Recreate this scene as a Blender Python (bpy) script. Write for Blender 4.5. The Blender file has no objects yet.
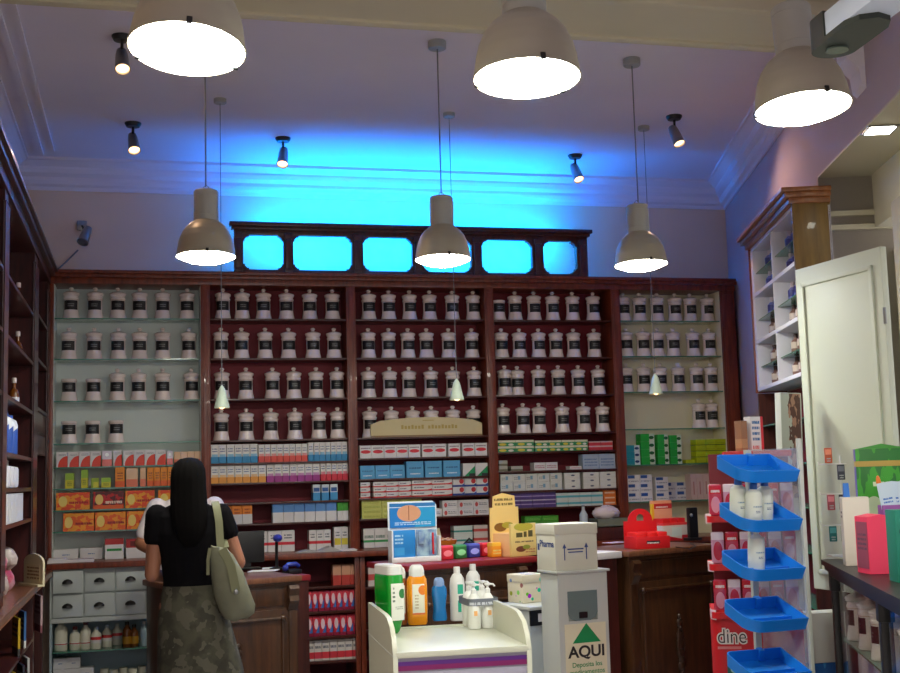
import bpy, bmesh, math, random
from mathutils import Vector, Matrix
random.seed(7)
PI = math.pi
scene = bpy.context.scene
COL = scene.collection

# ------------------------------------------------------------------ camera
H = 1.58                                   # eye height (m)
FPX, YAW, PITCH, ROLL = 1222.05, 0.24864, 0.1133, -0.027645
Fv = Vector((math.sin(YAW)*math.cos(PITCH), math.cos(YAW)*math.cos(PITCH), math.sin(PITCH)))
_R = Vector((math.cos(YAW), -math.sin(YAW), 0)); _U = _R.cross(Fv)
Rv = _R*math.cos(ROLL)+_U*math.sin(ROLL); Uv = -_R*math.sin(ROLL)+_U*math.cos(ROLL)
cd = bpy.data.cameras.new('camera'); cam = bpy.data.objects.new('camera', cd); COL.objects.link(cam)
m3 = Matrix((Rv, Uv, -Fv)).transposed()
cam.matrix_world = Matrix.Translation((0, 0, H)) @ m3.to_4x4()
cd.sensor_fit = 'HORIZONTAL'; cd.sensor_width = 36; cd.lens = FPX*36/900; cd.clip_start = .05
scene.camera = cam

def ray(x, y): return Fv + Rv*((x-450)/FPX) - Uv*((y-336.5)/FPX)
def atY(x, y, Y): d = ray(x, y); return d*(Y/d.y)+Vector((0, 0, H))
def atZ(x, y, Z): d = ray(x, y); return d*((Z-H)/d.z)+Vector((0, 0, H))
def atX(x, y, X): d = ray(x, y); return d*(X/d.x)+Vector((0, 0, H))

# ------------------------------------------------------------------ materials
def lin(c):
    return tuple(((v/255)/12.92 if v/255 <= .04045 else ((v/255+.055)/1.055)**2.4) for v in c)
MATS = {}
def mat(name, rgb, rough=.5, metal=0, emit=None, estr=0, trans=0, coat=0, spec=None):
    if name in MATS: return MATS[name]
    m = bpy.data.materials.new(name); m.use_nodes = True
    b = m.node_tree.nodes['Principled BSDF']
    b.inputs['Base Color'].default_value = (*lin(rgb), 1)
    b.inputs['Roughness'].default_value = rough
    b.inputs['Metallic'].default_value = metal
    if coat: b.inputs['Coat Weight'].default_value = coat
    if trans: b.inputs['Transmission Weight'].default_value = trans
    if spec is not None: b.inputs['Specular IOR Level'].default_value = spec
    if emit:
        b.inputs['Emission Color'].default_value = (*emit, 1)
        b.inputs['Emission Strength'].default_value = estr
    MATS[name] = m; return m

class NB:
    """small node helper"""
    def __init__(s, m):
        s.t = m.node_tree; s.n = s.t.nodes; s.l = s.t.links
    def link(s, a, b): s.l.new(a, b)
    def math(s, op, a, b=None, c=None):
        n = s.n.new('ShaderNodeMath'); n.operation = op
        for i, v in enumerate((a, b, c)):
            if v is None: continue
            if isinstance(v, (int, float)): n.inputs[i].default_value = v
            else: s.link(v, n.inputs[i])
        return n.outputs[0]
    def vmath(s, op, a, b=None):
        n = s.n.new('ShaderNodeVectorMath'); n.operation = op
        for i, v in enumerate((a, b)):
            if v is None: continue
            if isinstance(v, tuple): n.inputs[i].default_value = v
            else: s.link(v, n.inputs[i])
        return n.outputs['Value'] if op == 'LENGTH' else n.outputs[0]
    def mix(s, fac, a, b):
        n = s.n.new('ShaderNodeMix'); n.data_type = 'RGBA'
        for i, v in ((0, fac), (6, a), (7, b)):
            if isinstance(v, (int, float)): n.inputs[i].default_value = v
            elif isinstance(v, tuple): n.inputs[i].default_value = (*v, 1) if len(v) == 3 else v
            else: s.link(v, n.inputs[i])
        return n.outputs[2]
    def noise(s, vec, scale, detail=2, rough=.5):
        n = s.n.new('ShaderNodeTexNoise'); n.inputs['Scale'].default_value = scale
        n.inputs['Detail'].default_value = detail; n.inputs['Roughness'].default_value = rough
        if vec is not None: s.link(vec, n.inputs['Vector'])
        return n.outputs[0]

def grain(name, c1, c2, scale=(14, 14, 1.6), rough=.38, coat=.25, bump=.02):
    """varnished wood with long grain"""
    if name in MATS: return MATS[name]
    m = mat(name, c1, rough, coat=coat); k = NB(m)
    tc = k.n.new('ShaderNodeTexCoord')
    v = k.vmath('MULTIPLY', tc.outputs['Object'], scale)
    f = k.noise(v, 2.2, 5, .65)
    r = k.n.new('ShaderNodeMapRange'); r.inputs[1].default_value = .35; r.inputs[2].default_value = .68
    k.link(f, r.inputs[0])
    b = k.n['Principled BSDF']
    k.link(k.mix(r.outputs[0], lin(c1), lin(c2)), b.inputs['Base Color'])
    bp = k.n.new('ShaderNodeBump'); bp.inputs['Strength'].default_value = bump*5; bp.inputs['Distance'].default_value = .002
    k.link(f, bp.inputs['Height']); k.link(bp.outputs[0], b.inputs['Normal'])
    return m

def blotch(name, c1, c2, scale=3, rough=.8, lo=.35, hi=.7, c3=None, scale2=9):
    if name in MATS: return MATS[name]
    m = mat(name, c1, rough); k = NB(m)
    tc = k.n.new('ShaderNodeTexCoord')
    f = k.noise(tc.outputs['Object'], scale, 4)
    r = k.n.new('ShaderNodeMapRange'); r.inputs[1].default_value = lo; r.inputs[2].default_value = hi
    k.link(f, r.inputs[0])
    col = k.mix(r.outputs[0], lin(c1), lin(c2))
    if c3:
        f2 = k.noise(tc.outputs['Object'], scale2, 2)
        g = k.math('GREATER_THAN', f2, .56)
        col = k.mix(g, col, lin(c3))
    k.link(col, k.n['Principled BSDF'].inputs['Base Color'])
    return m

def printed(name, base, layers, rough=.45):
    """a printed carton: layers over the object's own bounding box (0..1 in x and z).
    ('r',x0,x1,z0,z1,col) block, ('e',cx,cz,rx,rz,col) ellipse, ('n',x0,x1,z0,z1,col,rows) small print,
    ('d',a,b,col) diagonal z < a + b*x, ('b',c2) blotches"""
    if name in MATS: return MATS[name]
    m = mat(name, base, rough); k = NB(m)
    tc = k.n.new('ShaderNodeTexCoord'); sp = k.n.new('ShaderNodeSeparateXYZ')
    k.link(tc.outputs['Generated'], sp.inputs[0]); x, z = sp.outputs[0], sp.outputs[2]
    def rect(x0, x1, z0, z1):
        a = k.math('COMPARE', x, (x0+x1)/2, (x1-x0)/2+1e-4); b = k.math('COMPARE', z, (z0+z1)/2, (z1-z0)/2+1e-4)
        return k.math('MULTIPLY', a, b)
    col = lin(base)
    for L in layers:
        if L[0] == 'r': col = k.mix(rect(*L[1:5]), col, lin(L[5]))
        elif L[0] == 'e':
            v = k.vmath('SUBTRACT', tc.outputs['Generated'], (L[1], 0, L[2]))
            v = k.vmath('MULTIPLY', v, (1/L[3], 0, 1/L[4]))
            col = k.mix(k.math('LESS_THAN', k.vmath('LENGTH', v), 1.0), col, lin(L[5]))
        elif L[0] == 'd':
            col = k.mix(k.math('LESS_THAN', z, k.math('MULTIPLY_ADD', x, L[2], L[1])), col, lin(L[3]))
        elif L[0] == 'b':
            f = k.noise(k.vmath('MULTIPLY', tc.outputs['Generated'], (4.5, 1, 2.6)), 1.1, 2)
            col = k.mix(k.math('GREATER_THAN', f, .52), col, lin(L[1]))
        elif L[0] == 'n':
            rows = L[6]
            s = k.math('SINE', k.math('MULTIPLY', k.math('SUBTRACT', z, L[3]), 2*PI*rows/(L[4]-L[3])))
            f = k.noise(k.vmath('MULTIPLY', tc.outputs['Generated'], (26, 0, 3*rows/(L[4]-L[3])*.2)), 1.0, 1)
            g = k.math('MULTIPLY', k.math('GREATER_THAN', s, 0), k.math('GREATER_THAN', f, .42))
            col = k.mix(k.math('MULTIPLY', g, rect(*L[1:5])), col, lin(L[5]))
    k.link(col, k.n['Principled BSDF'].inputs['Base Color'])
    return m

def glass_mat(name, tint, ior=1.35, milk=0, milk_col=(.7, .7, .75)):
    """clear pane: lets light through, reflects by fresnel"""
    if name in MATS: return MATS[name]
    m = bpy.data.materials.new(name); m.use_nodes = True; k = NB(m); k.n.clear()
    out = k.n.new('ShaderNodeOutputMaterial'); mx = k.n.new('ShaderNodeMixShader')
    tr = k.n.new('ShaderNodeBsdfTransparent'); tr.inputs[0].default_value = (*tint, 1)
    gl = k.n.new('ShaderNodeBsdfGlossy'); gl.inputs['Roughness'].default_value = .06
    fr = k.n.new('ShaderNodeFresnel'); fr.inputs[0].default_value = ior
    ge = k.n.new('ShaderNodeNewGeometry')          # a thin pane: only the outer face reflects
    k.link(k.math('MULTIPLY', fr.outputs[0], k.math('SUBTRACT', 1.0, ge.outputs['Backfacing'])), mx.inputs[0])
    if milk:
        df = k.n.new('ShaderNodeBsdfDiffuse'); df.inputs[0].default_value = (*milk_col, 1); m2 = k.n.new('ShaderNodeMixShader')
        m2.inputs[0].default_value = milk; k.link(tr.outputs[0], m2.inputs[1]); k.link(df.outputs[0], m2.inputs[2]); tr = m2
    k.link(tr.outputs[0], mx.inputs[1]); k.link(gl.outputs[0], mx.inputs[2])
    k.link(mx.outputs[0], out.inputs[0]); MATS[name] = m; return m

MAHOG = grain('mahogany', (134, 58, 32), (92, 36, 20))
MAHOG_D = grain('dark_mahogany', (82, 32, 24), (54, 20, 16))
CRIMSON = blotch('crimson_panel', (128, 18, 36), (108, 14, 30), 2.0, .6)
OAK = grain('carved_oak', (76, 45, 22), (46, 27, 13))
WORN = grain('worn_wood_top', (128, 82, 56), (92, 54, 36))
PLASTER = blotch('beige_plaster', (228, 202, 178), (218, 192, 170), 1.2, .9)
PLASTER_R = blotch('mauve_plaster', (192, 176, 182), (184, 168, 174), 1.2, .9)
CEIL = blotch('ceiling_paint', (232, 228, 240), (224, 220, 234), .8, .9)
CREAM = blotch('cream_gloss', (206, 200, 174), (198, 192, 166), 1, .6)
CORN = mat('cornice_white', (228, 224, 236), .8)
WHITE = mat('white_laminate', (192, 196, 190), .4)
GREYW = mat('grey_white_panel', (196, 202, 198), .5)
BOARD_LIT = mat('warm_lit_backboard', (238, 228, 196), .6)  # white board of the rightmost bay, the spotlight's warmth mixed into its colour
BOARD1 = mat('pale_grey_backboard', (212, 220, 216), .6)
SHUT = mat('shutter_paint', (206, 212, 196), .5)
BLACK = mat('black_plastic', (16, 16, 18), .4)
DARKG = mat('dark_green_cap', (36, 46, 40), .4)
STEEL = mat('brushed_steel', (150, 150, 150), .35, .9)
ALU = mat('lamp_aluminium', (172, 167, 150), .4, .3)
NECK = mat('lamp_housing_grey', (168, 170, 164), .45, .1)
WIRE = mat('cord_grey', (120, 122, 128), .6)
LENS = mat('lamp_lens', (255, 255, 245), .5, emit=(1, 1, .86), estr=72)
WARM = mat('halogen_lens', (255, 220, 170), .5, emit=(1, .55, .26), estr=3)
NEON = mat('blue_tube', (40, 90, 255), .4, emit=(0, .22, 1), estr=185)
DOWN = mat('downlight_lens', (255, 255, 255), .5, emit=(1, 1, .88), estr=14)
PORC = mat('jar_porcelain', (242, 228, 222), .22, coat=.3)
JLAB = printed('jar_label', (22, 22, 26), [('n', .25, .75, .35, .75, (120, 120, 120), 2)])
GOLD = mat('jar_gilt', (170, 130, 80), .35, .6)
GLASS = glass_mat('shelf_glass', (.90, .97, .94))
GEDGE = mat('glass_edge', (60, 130, 110), .15)
ACRYL = glass_mat('acrylic', (.90, .92, .96), 1.3, .22)
BLUE = mat('blue_tray_plastic', (20, 124, 222), .35)
RED = mat('red_plastic', (206, 26, 34), .4)
REDTOP = mat('dark_red_laminate', (132, 30, 36), .4)
PAPER = mat('paper', (228, 224, 226), .8)
SKIN = mat('skin', (158, 104, 78), .55)
FLOOR = None

# ------------------------------------------------------------------ mesh builder
class MB:
    def __init__(s): s.bm = bmesh.new(); s.m = 0
    def _tag(s, fs):
        for f in fs: f.material_index = s.m
    def box(s, x0, x1, y0, y1, z0, z1, bev=0):
        b = bmesh.new()
        bmesh.ops.create_cube(b, size=1)
        for v in b.verts: v.co = Vector((x0+(v.co.x+.5)*(x1-x0), y0+(v.co.y+.5)*(y1-y0), z0+(v.co.z+.5)*(z1-z0)))
        if bev: bmesh.ops.bevel(b, geom=b.edges[:], offset=bev, segments=2, affect='EDGES', profile=.6)
        s._merge(b); return s
    def _merge(s, b, M=None):
        mp = {}
        for v in b.verts: mp[v] = s.bm.verts.new(M @ v.co if M else v.co)
        for f in b.faces:
            try:
                n = s.bm.faces.new([mp[v] for v in f.verts]); n.material_index = s.m
            except ValueError: pass
        b.free()
    def quadbar(s, p0, p1, w, h, up=Vector((0, 0, 1))):
        """rectangular bar from p0 to p1"""
        p0, p1 = Vector(p0), Vector(p1); d = (p1-p0).normalized(); a = d.cross(up).normalized(); b = a.cross(d)
        vs = [s.bm.verts.new(p+a*sx*w/2+b*sz*h/2) for p in (p0, p1) for sx, sz in ((-1, -1), (1, -1), (1, 1), (-1, 1))]
        q = [(3, 2, 1, 0), (4, 5, 6, 7)]+[(i, (i+1) % 4, 4+(i+1) % 4, 4+i) for i in range(4)]
        for f in q: s.bm.faces.new([vs[i] for i in f]).material_index = s.m
        return s
    def tube(s, pts, r, seg=8, cap=True):
        pts = [Vector(p) for p in pts]; rings = []
        rr = r if isinstance(r, (list, tuple)) else [r]*len(pts)
        for i, p in enumerate(pts):
            d = (pts[min(i+1, len(pts)-1)]-pts[max(i-1, 0)]).normalized()
            up = Vector((0, 0, 1)) if abs(d.z) < .9 else Vector((0, 1, 0))
            a = d.cross(up).normalized(); b = a.cross(d)
            rings.append([s.bm.verts.new(p+a*rr[i]*math.cos(2*PI*j/seg)+b*rr[i]*math.sin(2*PI*j/seg)) for j in range(seg)])
        s._skin(rings, cap); return s
    def _skin(s, rings, cap=True):
        n = len(rings[0])
        for a, b in zip(rings, rings[1:]):
            for j in range(n):
                s.bm.faces.new((a[j], a[(j+1) % n], b[(j+1) % n], b[j])).material_index = s.m
        if cap:
            s.bm.faces.new(rings[0][::-1]).material_index = s.m
            s.bm.faces.new(rings[-1]).material_index = s.m
    def lathe(s, prof, seg=20, c=(0, 0, 0), sx=1, sy=1, cap=True, mats=None):
        """prof: list of (r,z)"""
        rings = [[s.bm.verts.new((c[0]+max(r, .0004)*sx*math.cos(2*PI*j/seg), c[1]+max(r, .0004)*sy*math.sin(2*PI*j/seg), c[2]+z)) for j in range(seg)] for r, z in prof]
        s._skin(rings, cap); return s
    def loft(s, rings, seg=20, cap=True, wob=None):
        """rings (cx,cy,z,rx,ry)"""
        rs = []
        for i, (cx, cy, z, rx, ry) in enumerate(rings):
            q = []
            for j in range(seg):
                a = 2*PI*j/seg; k = 1+(wob(i, a) if wob else 0)
                q.append(s.bm.verts.new((cx+rx*k*math.cos(a), cy+ry*k*math.sin(a), z)))
            rs.append(q)
        s._skin(rs, cap); return s
    def prism(s, poly, y0, y1, plane='xz'):
        def P(u, w, y): return {'xz': (u, y, w), 'xy': (u, w, y), 'yz': (y, u, w)}[plane]
        a = [s.bm.verts.new(P(u, w, y0)) for u, w in poly]; b = [s.bm.verts.new(P(u, w, y1)) for u, w in poly]
        s._skin([a, b], True); return s
    def ball(s, c, r, seg=14, rot=None):
        b = bmesh.new(); bmesh.ops.create_uvsphere(b, u_segments=seg, v_segments=max(6, seg*2//3), radius=1)
        r = r if isinstance(r, (tuple, list)) else (r, r, r)
        M = Matrix.Translation(c) @ (rot.to_4x4() if rot else Matrix.Identity(4)) @ Matrix.Diagonal((*r, 1))
        s._merge(b, M); return s
    def mesh(s, name, mats, smooth=True, ang=35):
        bmesh.ops.recalc_face_normals(s.bm, faces=s.bm.faces[:])
        me = bpy.data.meshes.new(name); s.bm.to_mesh(me); s.bm.free()
        for m in (mats if isinstance(mats, (list, tuple)) else [mats]): me.materials.append(m)
        if smooth:
            me.polygons.foreach_set('use_smooth', [True]*len(me.polygons)); me.set_sharp_from_angle(angle=math.radians(ang))
        return me
    def build(s, name, mats, parent=None, loc=None, rotz=0, smooth=True, ang=35):
        o = bpy.data.objects.new(name, s.mesh(name, mats, smooth, ang)); COL.objects.link(o)
        if parent: o.parent = parent
        if loc is not None: o.location = loc
        o.rotation_euler.z = rotz
        return o

def tag(o, label=None, cat=None, group=None, kind=None):
    for k, v in (('label', label), ('category', cat), ('group', group), ('kind', kind)):
        if v: o[k] = v
    return o
def thing(name, label, cat, loc=(0, 0, 0), rotz=0, group=None):
    o = bpy.data.objects.new(name, None); COL.objects.link(o); o.empty_display_size = .05
    o.location = loc; o.rotation_euler.z = rotz
    return tag(o, label, cat, group)
def inst(name, me, loc, label, cat, group=None, rotz=0):
    o = bpy.data.objects.new(name, me); COL.objects.link(o); o.location = loc; o.rotation_euler.z = rotz
    return tag(o, label, cat, group)
def dup(root, loc, rotz=None, label=None, group=None):
    r = root.copy(); COL.objects.link(r); r.location = loc
    if rotz is not None: r.rotation_euler.z = rotz
    if label: r['label'] = label
    if group: r['group'] = group
    for ch in list(root.children):
        c = ch.copy(); COL.objects.link(c); c.parent = r
        for g in list(ch.children):
            d = g.copy(); COL.objects.link(d); d.parent = c
    return r
def text(name, s, size, parent, loc, rot, m, bold=0, width=1.0, align='CENTER'):
    cu = bpy.data.curves.new(name, 'FONT'); cu.body = s; cu.size = size; cu.extrude = .0004; cu.offset = bold
    cu.align_x = align; cu.align_y = 'CENTER'
    cu.materials.append(m); o = bpy.data.objects.new(name, cu); COL.objects.link(o)
    me = bpy.data.meshes.new_from_object(o.evaluated_get(bpy.context.evaluated_depsgraph_get()))
    bpy.data.objects.remove(o); bpy.data.curves.remove(cu)
    for v in me.vertices: v.co.x *= width
    o = bpy.data.objects.new(name, me); COL.objects.link(o)
    o.parent = parent; o.location = loc; o.rotation_euler = rot
    return o
ORD = 'first second third fourth fifth sixth seventh eighth ninth tenth eleventh twelfth thirteenth fourteenth fifteenth sixteenth seventeenth eighteenth nineteenth twentieth'.split()

# ------------------------------------------------------------------ room shell
D = 9.0; WALL = 9.34; CZ = 3.98; XL = -.97
K18 = math.tan(math.radians(18)); A18 = math.radians(18)
def xr(Y): return 4.82-(WALL-Y)*K18          # the slanted right wall
WV = Vector((math.sin(A18), math.cos(A18), 0)); WN = Vector((-math.cos(A18), math.sin(A18), 0))  # along the wall, into the room
def wall_at(px, py, off=0):
    d = ray(px, py); o = off/math.cos(A18); t = (4.82-WALL*K18-o)/(d.x-K18*d.y); return d*t+Vector((0, 0, H))
def struct(o): o['kind'] = 'structure'; return o

m = blotch('floor_tile', (176, 172, 176), (150, 146, 150), 2, .4)
struct(MB().box(-1.2, 6, -2.5, 9.6, -.1, 0).build('floor', m))
struct(MB().box(-1.2, 6, -2.5, 9.6, CZ, CZ+.1).build('ceiling', CEIL))
struct(MB().box(-1.2, 6, WALL, WALL+.15, 0, CZ).build('wall_back', PLASTER))
struct(MB().box(XL-.15, XL, -2.5, WALL, 0, CZ).build('wall_left', PLASTER))
# right wall with the tall window recess cut in it (from Y=3.0 to Y=6.2)
JY = 6.2; NY = 2.6; SOF = 3.235
def rq(mb, Y0, Y1, z0, z1, o0=0, o1=-.5):
    """block along the right wall between two Y stations and two offsets from its face"""
    a, b = Vector((xr(Y0), Y0, 0)), Vector((xr(Y1), Y1, 0))
    pts = [a+WN*o0, b+WN*o0, b+WN*o1, a+WN*o1]
    mb.prism([(p.x, p.y) for p in pts], z0, z1, 'xy'); return mb
w = MB(); rq(w, JY, WALL+.1, 0, CZ); rq(w, -2.5, NY, 0, CZ); rq(w, NY, JY, SOF+.012, CZ); rq(w, NY, JY, 0, .9)
struct(w.build('wall_right', PLASTER_R, smooth=False))
w = MB(); rq(w, NY, JY, SOF, SOF+.012, 0, -.5); struct(w.build('trim_5', CREAM, smooth=False))   # soffit
# jamb lining with its mouldings
w = MB(); rq(w, JY, JY+.02, .9, SOF, -.004, -.46)
for z, t in ((3.0, .035), (2.92, .03)): rq(w, JY-t, JY, z, z+.03, -.004, -.46)
struct(w.build('trim_6', CREAM, smooth=False))
# window wall at the back of the recess: frame, pelmet, panes
fr = MB()
for y0, y1, z0, z1 in ((NY, JY, .9, 1.02), (NY, JY, 2.72, 2.80), (5.95, 6.2, 1.02, 2.72), (NY, NY+.12, 1.02, 2.72), (4.4, 4.5, 1.02, 2.72)): rq(fr, y0, y1, z0, z1, -.40, -.47)
win = struct(fr.build('window_1', CREAM, smooth=False))
w = MB(); PZ = wall_at(882, 224, -.31).z; rq(w, NY, JY-.02, PZ, SOF, -.30, -.47); w.build('window_pelmet', mat('pelmet_cream', (236, 232, 206), .7), win, smooth=False)
w = MB(); rq(w, NY+.12, 4.4, 1.02, 2.72, -.43, -.436); rq(w, 4.5, 5.95, 1.02, 2.72, -.43, -.436); w.build('pane', glass_mat('window_glass', (.95, .97, .96)), win, smooth=False)

# cornices (stepped plaster mouldings) and the ceiling beam
prof = [(0, 0), (0, -.215), (.012, -.215), (.02, -.19), (.045, -.175), (.055, -.15), (.055, -.125), (.085, -.10), (.095, -.07), (.095, -.055), (.125, -.035), (.15, -.02), (.165, -.02), (.165, 0)]
def cornice(name, a, b, n, mt):
    mb = MB(); n = Vector(n)
    rings = [[mb.bm.verts.new(Vector((p[0], p[1], CZ))+n*u+Vector((0, 0, z))) for u, z in prof] for p in (a, b)]
    mb._skin(rings, True); return struct(mb.build(name, mt, smooth=False))
cornice('trim_1', (XL, WALL), (4.82, WALL), (0, -1, 0), CORN)
cornice('trim_2', (XL, 5.62), (XL, WALL), (1, 0, 0), CORN)
cornice('trim_3', (xr(5.6), 5.6), (xr(WALL), WALL), tuple(WN), CORN)
# inner frieze strip on the ceiling along the left side
w = MB(); w.box(XL+.24, XL+.28, 5.62, WALL-.25, CZ-.022, CZ); w.box(XL+.34, XL+.36, 5.62, WALL-.35, CZ-.014, CZ)
struct(w.build('trim_7', CORN))
w = MB(); w.box(-1.1, 4.4, 4.98, 5.42, 3.70, CZ); w.box(-1.1, 4.4, 5.40, 5.46, 3.685, 3.75, .008); w.box(-1.1, 4.4, 4.94, 5.0, 3.685, 3.75, .008); w.box(-1.1, 4.4, 5.42, 5.5, 3.90, CZ, .01)
struct(w.build('trim_4', CREAM)); bpy.data.objects['trim_4'].name = 'ceiling_beam'
# corbel under the beam on the right wall
p = wall_at(860, 70); cb = MB()
cb.prism([(0, .20), (.13, .20), (.13, .16), (.09, .13), (.085, .04), (.03, -.02), (.02, -.1), (0, -.12)], -.09, .09, 'xz')
o = cb.build('corbel', CORN, loc=p, rotz=math.atan2(WN.y, WN.x)); tag(o, 'small white plaster corbel on the wall above the window recess', 'corbel')
# recessed square downlight in the soffit
p = atZ(880, 129, SOF); t = thing('recessed_downlight', 'square lit downlight set in the cream soffit of window recess', 'downlight', p, -A18)
MB().box(-.075, .075, -.075, .075, -.008, -.001).build('frame', STEEL, t); MB().box(-.06, .06, -.06, .06, -.012, -.006).build('lens', DOWN, t)

# ------------------------------------------------------------------ the apothecary wall case
ST = [(-.633, -.605), (.416, .482), (1.486, 1.556), (2.565, 2.637), (3.607, 3.683), (4.562, 4.68)]   # stiles
BAYS = [(ST[i][1], ST[i+1][0]) for i in range(5)]
BAYN = ['leftmost glass-shelf bay', 'second bay', 'middle bay', 'fourth bay', 'rightmost glass-shelf bay']
JZ = [[2.77, 2.477, 2.179, 1.878]]*3+[[2.77, 2.477, 2.185, 1.89], [2.77, 2.485, 2.20, 1.905]]
LZ = [[1.712, 1.562, 1.412, 1.264], [1.713, 1.568, 1.424, 1.272], [1.724, 1.571, 1.429, 1.277], [1.746, 1.60, 1.449, 1.318], [1.623, 1.335]]
LEDGE = 1.062
case = thing('apothecary_wall_case', 'tall mahogany wall case of five bays filled with jars and cartons', 'wall case', (0, 0, 0))
for x0, x1 in ST:
    mb = MB().box(x0, x1, D-.01, WALL-.03, LEDGE, 3.03, .004)
    if x1-x0 > .04: mb.box(x0+.014, x1-.014, D-.018, D-.008, LEDGE+.06, 2.98, .004)
    mb.build('stile', MAHOG, case)
for i, (x0, x1) in enumerate(BAYS):
    MB().box(x0, x1, D+.25, D+.27, LEDGE, 3.02).build('back_panel', [BOARD1, CRIMSON, CRIMSON, CRIMSON, BOARD_LIT][i], case)
    if i in (0, 4):
        for a, b in ((x0, x0+.004), (x1-.004, x1)): MB().box(a, b, D+.02, D+.25, LEDGE, 3.012).build('side_lining', [BOARD1, 0, 0, 0, BOARD_LIT][i], case)
    for j, z in enumerate(JZ[i]+LZ[i]):
        if i in (0, 4):
            g = MB().box(x0, x1, D+.035, D+.245, z-.008, z).box(x0, x1, D+.03, D+.035, z-.008, z)
            me_edge = g.bm.faces
            g.bm.faces.ensure_lookup_table()
            for f in g.bm.faces:
                if all(v.co.y < D+.0351 for v in f.verts): f.material_index = 1
            g.build('glass_shelf', [GLASS, GEDGE], case, smooth=False)
        else:
            MB().box(x0, x1, D+.01, D+.25, z-.014, z, .002).build('shelf', MAHOG_D, case)
hd = MB().box(-.63, 4.685, D-.02, WALL-.03, 3.012, 3.06, .004).box(-.63, 4.69, D-.05, WALL-.03, 3.055, 3.085, .006).box(-.63, 4.675, D-.07, WALL-.03, 3.083, 3.105, .004)
hd.build('cornice', MAHOG, case)
# pierced crest with six chamfered openings
OPN = [(.726, 1.025), (1.096, 1.54), (1.626, 2.008), (2.085, 2.475), (2.56, 2.969), (3.062, 3.338)]
CB, CT = 3.135, 3.397
cr = MB(); y0, y1 = D+.0, D+.05
cr.box(.66, 3.43, y0, y1, CT, 3.44, .003).box(.66, 3.43, y0, y1, 3.105, CB, .003)
xs = [.66]+[v for o_ in OPN for v in o_]+[3.43]
for k in range(0, len(xs), 2): cr.box(xs[k], xs[k+1], y0, y1, CB-.01, CT+.01)
for a, b in OPN:
    c = .042
    for sx, x in ((1, a), (-1, b)):
        for sz, z in ((1, CB), (-1, CT)):
            cr.prism([(x, z), (x+sx*c, z), (x+sx*c, z+sz*.012), (x+sx*.03, z+sz*.012), (x+sx*.012, z+sz*.03), (x+sx*.012, z+sz*c), (x, z+sz*c)], y0, y1, 'xz')
for k in range(0, len(xs), 2):           # little pilasters between the openings
    xm = (xs[k]+xs[k+1])/2; hw = min(.022, (xs[k+1]-xs[k])/2-.008)
    cr.box(xm-hw, xm+hw, y0-.014, y0+.004, CB-.02, CT+.005, .004).box(xm-hw-.008, xm+hw+.008, y0-.022, y0+.004, CT-.03, CT+.01, .004).box(xm-hw-.006, xm+hw+.006, y0-.02, y0+.004, CB-.02, CB+.012, .003)
cr.box(.64, 3.45, y0-.02, y1, 3.435, 3.46, .005).box(.625, 3.465, y0-.04, y1, 3.458, 3.488, .006)
cr.build('crest', MAHOG_D, case)
nt = thing('blue_light_tube', 'blue glowing light tube fixed behind the top rail of crest', 'light tube', (0, 0, 0))
MB().tube([(.80, D+.12, 3.442), (3.28, D+.12, 3.442)], .013, 10).build('tube', NEON, nt)
for x in (.79, 3.29): MB().box(x-.02, x+.01, D+.051, D+.135, 3.425, 3.46, .003).build('holder', WHITE, nt)

# long counter ledge in front of the case
o = MB().box(-.62, 4.60, 8.74, WALL-.08, LEDGE-.04, LEDGE-.0005, .006).build('counter_ledge', MAHOG)
tag(o, 'long narrow mahogany ledge running under all five bays of the case', 'ledge')

# base units under the ledge
def base_unit(label, x0, x1, shelves=()):
    t = thing('base_cabinet', label, 'cabinet', ((x0+x1)/2, 8.8, 0), 0, 'base cabinets under the ledge')
    hw = (x1-x0)/2-.002
    MB().box(-hw, hw, .46, .48, 0, LEDGE-.045).build('back_panel', CRIMSON, t)
    for s in (-1, 1): MB().box(min(s*hw, s*(hw-.035)), max(s*hw, s*(hw-.035)), 0, .46, 0, LEDGE-.042, .003).build('side_panel', MAHOG, t)
    for z in shelves: MB().box(-hw+.035, hw-.035, .01, .46, z-.018, z, .002).build('shelf', MAHOG_D, t)
    MB().box(-hw+.035, hw-.035, .01, .46, 0, .1).build('plinth', MAHOG_D, t)
    return t
# bay 1: white drawer chest over an open glass shelf
dc = thing('drawer_cabinet', 'white ten-drawer cabinet with black cup handles under left ledge', 'drawer cabinet', (-.60, 8.8, 0))
DW = .206; Z0, Z1 = .682, 1.02
MB().box(0, 1.04, .02, .46, Z0, Z1).box(0, 1.04, -.004, .03, Z0-.02, Z0+.012, .002).box(0, 1.04, -.004, .03, Z1-.012, Z1, .002).box(0, .012, -.004, .03, Z0, Z1).build('body', GREYW, dc)
for r in range(2):
    for k in range(5):
        x = .014+k*DW; z = Z0+.014+r*.163
        pull = -.03 if (r == 1 and k == 0) else 0
        d = MB().box(x+.006, x+DW-.006, -.006+pull, .40, z+.004, z+.155, .003).build('drawer', GREYW, dc)
        hb = MB(); cx, cz = x+DW/2-.003, z+.075
        hb.lathe([(.036, 0), (.034, .012), (.022, .024), (.004, .03)], 16, (cx, -.004+pull, cz-.008), 1, .8)
        hb.build('handle', BLACK, d)
lw = MB().box(0, 1.04, .44, .46, .08, Z0-.02).box(0, .015, .0, .46, .08, Z0-.02).box(1.025, 1.04, 0, .46, .08, Z0-.02).box(0, 1.04, 0, .46, 0, .205)
lw.build('open_compartment', mat('bluish_white', (176, 196, 204), .5), dc)
g = MB().box(.016, 1.024, .005, .44, .462, .47); g.build('glass_shelf', [GEDGE], dc)
base_unit('dark mahogany base cabinet with shelves of red and blue cartons', .44, 1.52, (.30, .47, .645, .82))
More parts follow.
